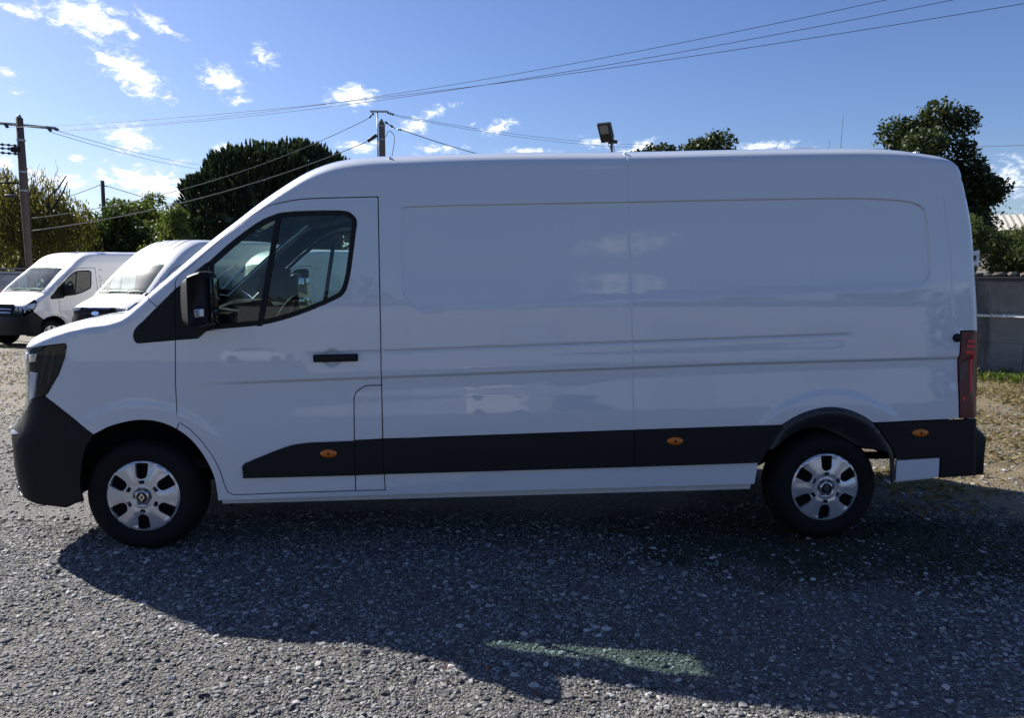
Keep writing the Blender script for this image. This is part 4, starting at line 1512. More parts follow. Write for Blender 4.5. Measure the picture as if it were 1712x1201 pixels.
def ground_mat():
    m, n, out = new_mat('gravel yard')
    geo = n.add('ShaderNodeNewGeometry')
    P = geo.outputs['Position']
    sep = n.add('ShaderNodeSeparateXYZ')
    n.link(P, sep.inputs[0])
    X, Y = sep.outputs[0], sep.outputs[1]
    big = n.noise(P, .55, 5, .62)
    mid = n.noise(P, 2.6, 5, .6)
    fine = n.noise(P, 38, 5, .7)
    vor = n.add('ShaderNodeTexVoronoi')
    vor.inputs['Scale'].default_value = 62
    n.link(P, vor.inputs['Vector'])
    vor2 = n.add('ShaderNodeTexVoronoi')
    vor2.inputs['Scale'].default_value = 120
    n.link(P, vor2.inputs['Vector'])
    sepc = n.add('ShaderNodeSeparateColor')
    n.link(vor.outputs['Color'], sepc.inputs[0])
    grit = n.ramp(sepc.outputs[0], [(0, (.060, .058, .056)), (.5, (.115, .111, .106)), (.85, (.19, .185, .178)), (1, (.30, .295, .28))])
    sand = n.ramp(fine, [(.3, (.072, .067, .060)), (.7, (.135, .127, .114))])
    col = n.mix(n.smooth(fine, .40, .62), sand, grit)
    # bare earth and dry grass to the right of the van and farther off
    right = n.smooth(X, 1.6, 4.2)
    far = n.smooth(Y, .8, 4.5)
    dry = n.math('MULTIPLY', right, n.smooth(Y, -2.2, .2))
    dry = n.math('MAXIMUM', dry, n.math('MULTIPLY', far, .55))
    dry = n.math('MULTIPLY', dry, n.smooth(n.math('ADD', big, n.math('MULTIPLY', mid, .4)), .34, .68))
    straw = n.ramp(mid, [(.3, (.125, .100, .052)), (.55, (.24, .185, .090)), (.8, (.15, .13, .055))])
    col = n.mix(n.math('MULTIPLY', dry, .9), col, straw)
    # damp mossy ground round the rear wheel
    mx = n.add('ShaderNodeMapping', vector_type='TEXTURE')
    mx.inputs['Location'].default_value = (2.7, -1.15, 0)
    mx.inputs['Rotation'].default_value = (0, 0, -.14)
    mx.inputs['Scale'].default_value = (2.5, .85, 5)
    n.link(P, mx.inputs['Vector'])
    ln = n.add('ShaderNodeVectorMath', operation='LENGTH')
    n.link(mx.outputs[0], ln.inputs[0])
    moss = n.smooth(n.math('ADD', ln.outputs['Value'], n.math('MULTIPLY', n.math('SUBTRACT', mid, .5), 1.5)), .70, 1.05, 1, 0)
    mcol = n.ramp(fine, [(.3, (.020, .022, .010)), (.7, (.050, .048, .024))])
    col = n.mix(n.math('MULTIPLY', moss, .88), col, mcol)
    col = n.mix(n.smooth(big, .35, .7), col, n.mix(1.0, col, (.80, .78, .76), 'MULTIPLY'))
    b = principled(n, col, .75)
    b.inputs['Specular IOR Level'].default_value = .45
    bp = n.add('ShaderNodeBump')
    bp.inputs['Strength'].default_value = .9
    bp.inputs['Distance'].default_value = .012
    hgt = n.math('ADD', n.math('MULTIPLY', vor.outputs['Distance'], -1.0), n.math('ADD', n.math('MULTIPLY', vor2.outputs['Distance'], -.6), n.math('MULTIPLY', fine, .7)))
    n.link(hgt, bp.inputs['Height'])
    n.link(bp.outputs[0], b.inputs['Normal'])
    n.link(b.outputs[0], out.inputs[0])
    return m


xs = axis(-400, 400, -7, 7, .06, 1.13)
ys = axis(-120, 900, -4, 7, .06, 1.13)
GX, GY = np.meshgrid(xs, ys, indexing='ij')
nx, ny = len(xs), len(ys)
GV = np.c_[GX.ravel(), GY.ravel(), gz(GX.ravel(), GY.ravel())]
ii, jj = np.meshgrid(np.arange(nx - 1), np.arange(ny - 1), indexing='ij')
q0 = (ii * ny + jj).ravel()
soup('ground', GV, np.c_[q0, q0 + ny, q0 + ny + 1, q0 + 1], ground_mat(), kind='structure', smooth=True)


def island_mat(name, stops, rough=.8, trans=0.0, spec=.25):
    m, n, out = new_mat(name)
    geo = n.add('ShaderNodeNewGeometry')
    c = n.ramp(geo.outputs['Random Per Island'], stops)
    f = n.noise(geo.outputs['Position'], 60 if trans == 0 else .6, 3)
    c = n.mix(f, n.mix(1.0, c, (.72, .72, .72), 'MULTIPLY'), n.mix(1.0, c, (1.2, 1.2, 1.2), 'MULTIPLY'))
    b = principled(n, c, rough)
    b.inputs['Specular IOR Level'].default_value = spec
    if trans:
        t = n.add('ShaderNodeBsdfTranslucent')
        n.link(n.mix(1.0, c, (1.25, 1.35, .7), 'MULTIPLY'), t.inputs[0])
        mx = n.add('ShaderNodeMixShader')
        mx.inputs[0].default_value = trans
        n.link(b.outputs[0], mx.inputs[1])
        n.link(t.outputs[0], mx.inputs[2])
        n.link(mx.outputs[0], out.inputs[0])
    else:
        n.link(b.outputs[0], out.inputs[0])
    return m


M['stone'] = island_mat('crushed stone', [(0, (.045, .045, .046)), (.2, (.095, .094, .092)), (.55, (.185, .182, .173)), (.85, (.295, .29, .276)), (1, (.46, .45, .43))], .75, 0.0, .35)

ICO_T = (1 + 5 ** .5) / 2
ICO_V = np.array([(-1, ICO_T, 0), (1, ICO_T, 0), (-1, -ICO_T, 0), (1, -ICO_T, 0), (0, -1, ICO_T), (0, 1, ICO_T), (0, -1, -ICO_T), (0, 1, -ICO_T), (ICO_T, 0, -1), (ICO_T, 0, 1), (-ICO_T, 0, -1), (-ICO_T, 0, 1)]) / math.hypot(1, ICO_T)
ICO_F = np.array([(0, 11, 5), (0, 5, 1), (0, 1, 7), (0, 7, 10), (0, 10, 11), (1, 5, 9), (5, 11, 4), (11, 10, 2), (10, 7, 6), (7, 1, 8), (3, 9, 4), (3, 4, 2), (3, 2, 6), (3, 6, 8), (3, 8, 9), (4, 9, 5), (2, 4, 11), (6, 2, 10), (8, 6, 7), (9, 8, 1)])
OCT_V = np.array([(1, 0, 0), (-1, 0, 0), (0, 1, 0), (0, -1, 0), (0, 0, 1), (0, 0, -1)], float)
OCT_F = np.array([(0, 2, 4), (2, 1, 4), (1, 3, 4), (3, 0, 4), (2, 0, 5), (1, 2, 5), (3, 1, 5), (0, 3, 5)])


def rand_rot(n, r):
    q = r.normal(size=(n, 4))
    q /= np.linalg.norm(q, axis=1)[:, None]
    w, x, y, z = q.T
    return np.stack([np.stack([1 - 2 * (y * y + z * z), 2 * (x * y - z * w), 2 * (x * z + y * w)], -1), np.stack([2 * (x * y + z * w), 1 - 2 * (x * x + z * z), 2 * (y * z - x * w)], -1), np.stack([2 * (x * z - y * w), 2 * (y * z + x * w), 1 - 2 * (x * x + y * y)], -1)], 1)


def stones(name, P, size, base, r, mat, jit=.40, flat=.46):
    BV, BF = base
    n, k = len(P), len(BV)
    V = BV[None] * (1 + r.uniform(-jit, jit, (n, k, 1))) * (1 + r.uniform(-.25, .25, (n, 1, 3)))
    V = np.einsum('nij,nkj->nki', rand_rot(n, r), V)
    V[:, :, 2] *= flat
    V = V * size[:, None, None] + P[:, None, :]
    F = BF[None] + (np.arange(n) * k)[:, None, None]
    return V.reshape(-1, 3), F.reshape(-1, 3)


def scatter(x0, x1, y0, y1, dens, r, keep=None):
    n = int((x1 - x0) * (y1 - y0) * dens)
    x, y = r.uniform(x0, x1, n), r.uniform(y0, y1, n)
    if keep is not None:
        m = r.random(n) < keep(x, y)
        x, y = x[m], y[m]
    return x, y


def gravel():
    r = np.random.default_rng(11)
    Vs, Fs, off = [], [], 0
    patchy = lambda x, y: np.clip(.25 + 1.3 * VN(x + 3, y, 1.3) * (.4 + VN(x, y + 7, 4.)), 0, 1)
    moss = lambda x, y: 1 - .82 * np.exp(-(((x - 2.7) * .99 - (y + 1.15) * .14) / 2.3) ** 4 - ((y + 1.15 + (x - 2.7) * .14) / .75) ** 4)
    zones = [
        (-3.4, 3.6, -3.4, -.2, 900, (.007, .0185), ICO_V, ICO_F, lambda x, y: patchy(x, y) * moss(x, y)),
        (-3.4, 3.6, -3.4, -.4, 5600, (.004, .010), OCT_V, OCT_F, lambda x, y: moss(x, y) * (.35 + .65 * patchy(x, y))),
        (-12, -2.4, -1.6, 5, 170, (.011, .024), ICO_V, ICO_F, patchy),
        (-8, -2.4, -1.6, 4, 900, (.006, .013), OCT_V, OCT_F, patchy),
        (-16, -5, 4, 14, 60, (.014, .034), OCT_V, OCT_F, patchy),
        (3.0, 9.5, -1.2, 6.4, 75, (.010, .030), ICO_V, ICO_F, lambda x, y: patchy(x, y) ** 1.5 * moss(x, y)),
        (3.0, 7.0, -1.8, 4.0, 420, (.006, .013), OCT_V, OCT_F, lambda x, y: patchy(x, y) ** 1.3 * moss(x, y)),
        (-9, 9, -8, -3.3, 260, (.006, .014), OCT_V, OCT_F, lambda x, y: patchy(x, y) * np.clip((9 - np.abs(x)) / 3, 0, 1) * np.clip((y + 8) / 2.5, 0, 1)),
        (3.4, 9, -3.4, -1.6, 300, (.006, .014), OCT_V, OCT_F, lambda x, y: patchy(x, y) * np.clip((9 - x) / 3, 0, 1)),
        (-7, -3.2, -3.4, -1.4, 700, (.005, .013), OCT_V, OCT_F, lambda x, y: patchy(x, y) * np.clip((x + 7) / 2.5, 0, 1)),
        (1.5, 4.5, -.3, 2.2, 120, (.008, .020), ICO_V, ICO_F, patchy),
    ]
    for (x0, x1, y0, y1, d, (s0, s1), BV, BF, keep) in zones:
        x, y = scatter(x0, x1, y0, y1, d, r, keep)
        s = s0 + (s1 - s0) * r.random(len(x)) ** 2.4
        P = np.c_[x, y, gz(x, y) + s * .22]
        V, F = stones('', P, s, (BV, BF), r, None)
        Vs.append(V)
        Fs.append(F + off)
        off += len(V)
    soup('gravel', np.vstack(Vs), np.vstack(Fs), M['stone'], kind='stuff')


gravel()

# dry grass and weeds
M['straw'] = island_mat('dry grass', [(0, (.10, .085, .04)), (.5, (.22, .175, .085)), (1, (.33, .27, .15))], .9, .2)
M['weed'] = island_mat('green weeds', [(0, (.05, .075, .015)), (.6, (.095, .13, .03)), (1, (.17, .18, .06))], .8, .35)
M['moss'] = island_mat('low moss and clover', [(0, (.018, .024, .010)), (.6, (.035, .042, .018)), (1, (.06, .06, .03))], .9, .1)


def blades(name, x, y, hgt, wid, r, mat, lie=.5):
    n = len(x)
    z = gz(x, y) - .003
    a = r.uniform(0, 2 * PI, n)
    h = hgt * r.uniform(.4, 1.2, n)
    lean = r.uniform(0, lie, n) * h
    d = np.c_[np.cos(a), np.sin(a)]
    s = np.c_[-np.sin(a), np.cos(a)] * (wid * r.uniform(.6, 1.3, n))[:, None]
    b = np.c_[x, y, z]
    V = np.empty((n, 4, 3))
    V[:, 0] = b - np.c_[s, np.zeros(n)]
    V[:, 1] = b + np.c_[s, np.zeros(n)]
    V[:, 2] = b + np.c_[d * (lean * .45)[:, None] + s * .8, h * .65]
    V[:, 3] = b + np.c_[d * (lean * 1.3)[:, None], h * (1 - .35 * r.random(n))]
    F = (np.array([[0, 1, 2], [0, 2, 3]])[None] + (np.arange(n) * 4)[:, None, None]).reshape(-1, 3)
    return soup(name, V.reshape(-1, 3), F, mat, kind='stuff')


r = np.random.default_rng(5)
kp = lambda x, y: np.clip((VN(x + 40, y, .9) * .7 + VN(x, y + 20, 3.) * .6 - .45) * 2.2, 0, 1)
x, y = scatter(2.9, 9.5, -.6, 7.2, 1000, r, kp)
x2, y2 = scatter(2.6, 4.3, .05, .75, 1500, r, kp)
x3, y3 = scatter(-14, -3, 4, 15, 130, r, kp)
blades('dry_grass', np.r_[x, x2, x3], np.r_[y, y2, y3], .045, .0035, r, M['straw'], 2.0)
x, y = scatter(5, 14, 3.0, 8.8, 900, r, lambda x, y: np.clip(1 - np.abs(((x - 9.07) * .56 + (y - 7.74) * .83) + .5) / .55, 0, 1) * np.clip(.3 + kp(x, y), 0, 1))
blades('weeds', x, y, .16, .012, r, M['weed'], .8)
x, y = scatter(5, 14, 3.0, 8.8, 260, r, lambda x, y: np.clip(1 - np.abs(((x - 9.07) * .56 + (y - 7.74) * .83) + .35) / .5, 0, 1) * np.clip(2.2 * VN(x, y, 2.2) - .7, 0, 1))
blades('weeds', x, y, .22, .010, r, M['weed'], 1.1)
x, y = scatter(.2, 4.6, -2.1, -.3, 5200, r, lambda x, y: np.clip(np.exp(-(((x - 2.7) - (y + 1.15) * .14) / 2.3) ** 4 - ((y + 1.15 + (x - 2.7) * .14) / .75) ** 4) * 1.1 - .1 - .6 * VN(x, y, 6.), 0, 1))
blades('moss', x, y, .012, .006, r, M['moss'], 2.5)

# ------------------------------------------------------------------ retaining wall on the right
def concrete_mat():
    m, n, out = new_mat('weathered concrete')
    geo = n.add('ShaderNodeNewGeometry')
    P = geo.outputs['Position']
    st = n.add('ShaderNodeMapping')
    st.inputs['Scale'].default_value = (2.6, 2.6, .35)
    n.link(P, st.inputs['Vector'])
    streak = n.noise(st.outputs[0], 1.2, 6, .65)
    blot = n.noise(P, 1.7, 6, .65)
    c = n.ramp(blot, [(.3, (.11, .115, .112)), (.55, (.17, .172, .165)), (.75, (.215, .212, .20))])
    c = n.mix(n.smooth(streak, .48, .68), c, (.062, .066, .066))
    b = principled(n, c, .9)
    bp = n.add('ShaderNodeBump')
    bp.inputs['Strength'].default_value = .5
    bp.inputs['Distance'].default_value = .008
    n.link(n.noise(P, 25, 5, .7), bp.inputs['Height'])
    n.link(bp.outputs[0], b.inputs['Normal'])
    n.link(b.outputs[0], out.inputs[0])
    return m


WALL0 = np.array([9.07, 7.74])
WDIR = np.array([.83, -.56])
WDIR /= np.linalg.norm(WDIR)
WNRM = np.array([-WDIR[1], WDIR[0]])                 # away from the camera
W_ANG = math.atan2(WDIR[1], WDIR[0])
wl = thing('retaining_wall', 'low stained concrete retaining wall below the shrubs', 'wall', (WALL0[0], WALL0[1], 0), W_ANG)
CM = concrete_mat()
for k in range(8):
    for z0_, z1_ in ((-.25, .53), (.533, 1.08), (1.083, 1.62)):
        x0_ = -5.2 + 1.47 * k
        mk('concrete_panel', [box(x0_, x0_ + 1.464, rng.uniform(-.004, .004), .22, z0_, z1_, .004)], CM, wl, smooth=False)
mk('coping', [box(-5.2, 6.5, -.025, .28, 1.623, 1.70, .012)], simple('dark wet coping', (.045, .046, .047), .9, .35, 5, .5, 40), wl, smooth=False)
pp = thing('drain_pipe', 'thin white plastic pipe running along the concrete wall', 'pipe', (WALL0[0], WALL0[1], 1.01), W_ANG)
mk('pipe_run', [tube([(-5, -.028, .03), (.35, -.028, .0)], .026, 10), ], M['stain_white'], pp)
mk('pipe_run', [tube([(.362, -.028, .0), (6.4, -.028, -.03)], .026, 10)], M['stain_white'], pp)
mk('pipe_joint', [tube([(.33, -.028, 0), (.385, -.028, 0)], .031, 10)], M['stain_white'], pp)
for k in range(7):
    mk('clip', [box(-4.5 + 1.55 * k, -4.47 + 1.55 * k, -.058, 0, -.03, .045)], M['steel'], pp, smooth=False)
bank_v = []
for i, u in enumerate(np.linspace(-5.2, 6.5, 40)):
    for j, (d, z) in enumerate(((.22, 1.58), (.8, 1.72), (2.0, 1.78), (5, 1.8), (14, 1.6), (15, -1))):
        p = WALL0 + WDIR * u + WNRM * d
        bank_v.append((p[0], p[1], z + (.10 * (VN(u * 2, d * 2, 1.) - .5) if 0 < j < 5 else 0)))
bf = [(i * 6 + j, i * 6 + j + 1, (i + 1) * 6 + j + 1, (i + 1) * 6 + j) for i in range(39) for j in range(5)]
mk('earth_bank', [(np.array(bank_v), bf)], simple('dark soil', (.035, .030, .022), .95, .4, 6), kind='structure')
rr = np.random.default_rng(21)
ORD = ('first', 'second', 'third', 'fourth', 'fifth', 'sixth', 'seventh')
for k in range(7):
    u = -.12 + k * .19 + rr.uniform(-.05, .05)
    p = WALL0 + WDIR * u + WNRM * rr.uniform(.08, .16)
    V, F = stones('', np.array([[0, 0, 0.]]), np.array([rr.uniform(.055, .10)]), (ICO_V, ICO_F), rr, None, .22, .6)
    V[:, 0] *= 1.35
    o = mk('rubble_stone', [(V, [tuple(f) for f in F])], simple('rubble', (.10, .09, .078), .95, .35, 20) if k == 0 else bpy.data.materials['rubble'], smooth=False)
    o.location = (p[0], p[1], 1.702 - V[:, 2].min() * .9)
    tag(o, '%s loose brown stone from the van along the top of the concrete wall' % ORD[k], 'stone', 'stones along the wall top')


# ------------------------------------------------------------------ plants
def leaf_quads(C_, size, r, aspect=.6, up=0.0, nrm=None):
    n = len(C_)
    d = r.normal(size=(n, 3))
    d[:, 2] += up
    d /= np.linalg.norm(d, axis=1)[:, None]
    s = np.cross(d, r.normal(size=(n, 3)))
    s /= np.linalg.norm(s, axis=1)[:, None] + 1e-9
    L = (size * r.uniform(.55, 1.35, n))[:, None]
    V = np.empty((n, 4, 3))
    V[:, 0] = C_ - d * L * .5
    V[:, 1] = C_ + s * L * aspect * .5
    V[:, 2] = C_ + d * L * .5
    V[:, 3] = C_ - s * L * aspect * .5
    return V.reshape(-1, 3), (np.arange(n) * 4)[:, None] + np.arange(4)[None]


rl = np.random.default_rng(44)
x, y = scatter(-.35, .35, -2.80, -2.40, 45, rl)
V_, F_ = leaf_quads(np.c_[x, y, gz(x, y) + .013], .026, rl, .6)
soup('leaf_litter', V_, F_, island_mat('rusty dead leaves', [(0, (.16, .05, .015)), (1, (.34, .12, .04))], .8), kind='stuff')


def clump_points(clumps, n, r, shell=.55):
    cl = np.array(clumps, float)
    vol = (cl[:, 3] * cl[:, 4] * cl[:, 5]) ** (2 / 3)
    idx = r.choice(len(cl), n, p=vol / vol.sum())
    d = r.normal(size=(n, 3))
    d /= np.linalg.norm(d, axis=1)[:, None]
    rad = (shell + (1 - shell) * r.random(n) ** .7) * (1 + .18 * r.normal(size=n) * .6)
    return cl[idx, :3] + d * rad[:, None] * cl[idx, 3:6]


def limb(a, b, r0, r1, r, wob=.06, n=7):
    a, b = np.array(a, float), np.array(b, float)
    t = np.linspace(0, 1, n)[:, None]
    P = a + (b - a) * t
    L = np.linalg.norm(b - a)
    P[1:-1] += r.normal(size=(n - 2, 3)) * wob * L * np.array([1, 1, .3])
    return tube(P, np.linspace(r0, r1, n), 7)


def sub_clumps(center, radii, n, size, r, flat=1.0):
    """spread n smaller clumps over an ellipsoid for an uneven outline"""
    out = []
    for _ in range(n):
        d = r.normal(size=3)
        d /= np.linalg.norm(d)
        k = r.uniform(.35, .95)
        s = size * r.uniform(.6, 1.3)
        out.append((center[0] + d[0] * radii[0] * k, center[1] + d[1] * radii[1] * k, center[2] + d[2] * radii[2] * k, s, s, s * flat * r.uniform(.7, 1.)))
    return out


BARK = simple('tree bark', (.055, .045, .035), .95, .35, 12, .6, 30)


def tree(name, label, loc, clumps, n, leaf, mat, seed, trunk=(2.0, .15), group=None, cat='tree', shell=.5, aspect=.6, limbs=6, twigs=0):
    r = np.random.default_rng(seed)
    t = thing(name, label, cat, loc, 0, group)
    th, tr_ = trunk
    parts = [limb((0, 0, -.2), (0, 0, th), tr_, tr_ * .6, r, .02)]
    cl = np.array(clumps)
    for i in r.choice(len(cl), min(limbs, len(cl)), replace=False):
        parts.append(limb((0, 0, th * r.uniform(.6, 1.)), cl[i, :3], tr_ * .45, tr_ * .08, r, .07))
    mk('trunk', parts[:1], BARK, t)
    if len(parts) > 1:
        mk('limb', parts[1:], BARK, t, kind='stuff')
    P = clump_points(clumps, n, r, shell)
    V, F = leaf_quads(P, leaf, r, aspect)
    soup('crown', V, F, mat, t, kind='stuff')
    return t


LEAF = {
    'pine': island_mat('pine needles', [(0, (.016, .028, .018)), (.6, (.042, .065, .038)), (1, (.085, .115, .062))], .55, .2),
    'willow': island_mat('yellowing willow leaves', [(0, (.070, .068, .024)), (.5, (.120, .108, .036)), (.85, (.165, .140, .045)), (1, (.22, .18, .06))], .8, .5),
    'green': island_mat('green leaves', [(0, (.022, .040, .010)), (.6, (.050, .080, .018)), (1, (.10, .125, .035))], .6, .35),
    'light': island_mat('light green leaves', [(0, (.045, .070, .018)), (.6, (.090, .125, .032)), (1, (.16, .18, .06))], .6, .42),
    'dark': island_mat('dark green leaves', [(0, (.015, .026, .011)), (.6, (.036, .054, .021)), (1, (.080, .100, .042))], .5, .30),
    'conifer': island_mat('feathery conifer', [(0, (.042, .062, .022)), (.6, (.085, .112, .040)), (1, (.15, .17, .065))], .7, .38),
    'yellow': island_mat('yellow green shrub leaves', [(0, (.12, .15, .03)), (1, (.30, .32, .08))], .6, .4),
}


def pine():
    r = np.random.default_rng(31)
    loc = (-10.3, 38.2, -.4)
    t = thing('pine_tree', 'broad dark umbrella pine with upright needle tufts behind the cab of the large van', 'tree', loc)
    mk('trunk', [limb((0, 0, -.2), (.3, 0, 4.6), .34, .24, r, .02)], BARK, t)
    tips = [(-3.2, .3, 6.4), (2.6, -.2, 7.2), (-1.2, 1.4, 8.2), (1.2, -1.2, 8.6), (-4.2, -.5, 5.2), (3.6, .6, 6.6)]
    for p in tips:
        mk('limb', [limb((.25, 0, 4.2), p, .16, .04, r, .05)], BARK, t)
    # dome: higher in the middle, sloping to the left
    n = 4200
    u = r.normal(size=(n, 3))
    u /= np.linalg.norm(u, axis=1)[:, None]
    u[:, 2] = np.where(u[:, 2] < -.35, -u[:, 2], u[:, 2])
    k = np.where(r.random(n) < .8, r.uniform(.86, .97, n), r.uniform(.5, .88, n))
    c = np.array([-.35, 0, 5.6])
    R = np.array([5.25, 4.4, 3.75])
    bump = 1 + .05 * np.sin(u[:, 0] * 9 + 1) * np.cos(u[:, 1] * 8) + .04 * np.sin(u[:, 2] * 13 + u[:, 0] * 5)
    sq = np.sign(u) * np.abs(u) ** .80
    C0 = c + sq * R * (k * bump)[:, None] * np.array([.94, .94, .95])
    # trim the left shoulder lower
    C0[:, 2] -= np.clip(-(C0[:, 0] + 1.0), 0, 9) * .20
    ax = u * .65 + np.array([0, 0, .80]) + r.normal(size=(n, 3)) * .12
    ax /= np.linalg.norm(ax, axis=1)[:, None]
    nb = 16
    V = np.empty((n, nb, 3, 3))
    L = r.uniform(.42, .68, n)
    for b in range(nb):
        d = ax + r.normal(size=(n, 3)) * .15
        d /= np.linalg.norm(d, axis=1)[:, None]
        s = np.cross(d, r.normal(size=(n, 3)))
        s /= np.linalg.norm(s, axis=1)[:, None]
        st = C0 + ax * (L * r.uniform(0, .55, n))[:, None]
        w = .075
        ln = (L * r.uniform(.35, .5, n))[:, None]
        V[:, b, 0] = st - s * w
        V[:, b, 1] = st + s * w
        V[:, b, 2] = st + d * ln
    F = np.arange(n * nb * 3).reshape(-1, 3)
    soup('crown', V.reshape(-1, 3), F, LEAF['pine'], t, kind='stuff')
    # inner dense twigs
    P = c + clump_points([(0, 0, 0, 1, 1, 1)], 5200, r, .3) * R * .86
    P[:, 2] -= np.clip(-(P[:, 0] + 1.0), 0, 9) * .22
    P = P[P[:, 2] > 3.2]
    V, F = leaf_quads(P, .62, r, .5)
    soup('inner_foliage', V, F, LEAF['pine'], t, kind='stuff')


pine()


def willow():
    r = np.random.default_rng(41)
    loc = (-18.6, 27.6, -.35)
    t = thing('willow_tree', 'yellowing weeping willow beside the tall pole at the edge of the yard', 'tree', loc)
    mk('trunk', [limb((0, 0, -.2), (.2, 0, 3.4), .26, .18, r, .03)], BARK, t)
    for k in range(9):
        a = r.uniform(0, 2 * PI)
        mk('limb', [limb((.2, 0, 3.0), (2.2 * math.cos(a), 1.8 * math.sin(a), r.uniform(5.0, 6.2)), .10, .02, r, .06)], BARK, t)
    Vs, Fs, off = [], [], 0
    ns = 1150
    for k in range(ns):
        a = r.uniform(0, 2 * PI)
        rad = math.sqrt(r.random())
        x0, y0 = 2.75 * rad * math.cos(a), 2.2 * rad * math.sin(a)
        ztop = 5.9 - 1.7 * rad ** 2 + r.uniform(-.7, .4) + .35 * math.sin(a * 3)
        zlow = (r.uniform(2.0, 4.4) + .5 * math.sin(a * 5 + 1))
        if r.random() < .18:
            zlow = ztop - r.uniform(.4, 1.2)
        m = max(6, int((ztop - zlow) * 13))
        tt = np.linspace(0, 1, m)
        ox, oy = .35 * math.cos(a) * rad, .35 * math.sin(a) * rad
        P = np.c_[x0 + ox * tt ** .5 + r.normal(size=m) * .05, y0 + oy * tt ** .5 + r.normal(size=m) * .05, ztop + .12 * np.sin(tt * 3) - (ztop - zlow) * tt + r.normal(size=m) * .03]
        V, F = leaf_quads(P, .18, r, .28, up=-3.0)
        Vs.append(V)
        Fs.append(F + off)
        off += len(V)
    soup('crown', np.vstack(Vs), np.vstack(Fs), LEAF['willow'], t, kind='stuff')
    # bare leaders poking out of the top
    tw = []
    for k in range(26):
        a = r.uniform(0, 2 * PI)
        x0, y0 = 2.3 * r.random() * math.cos(a), 1.6 * r.random() * math.sin(a)
        tw.append(limb((x0, y0, 4.8), (x0 + r.uniform(-.6, .6), y0 + r.uniform(-.4, .4), r.uniform(5.8, 6.75)), .018, .004, r, .05, 6))
    mk('twigs', tw, BARK, t, kind='stuff')


willow()


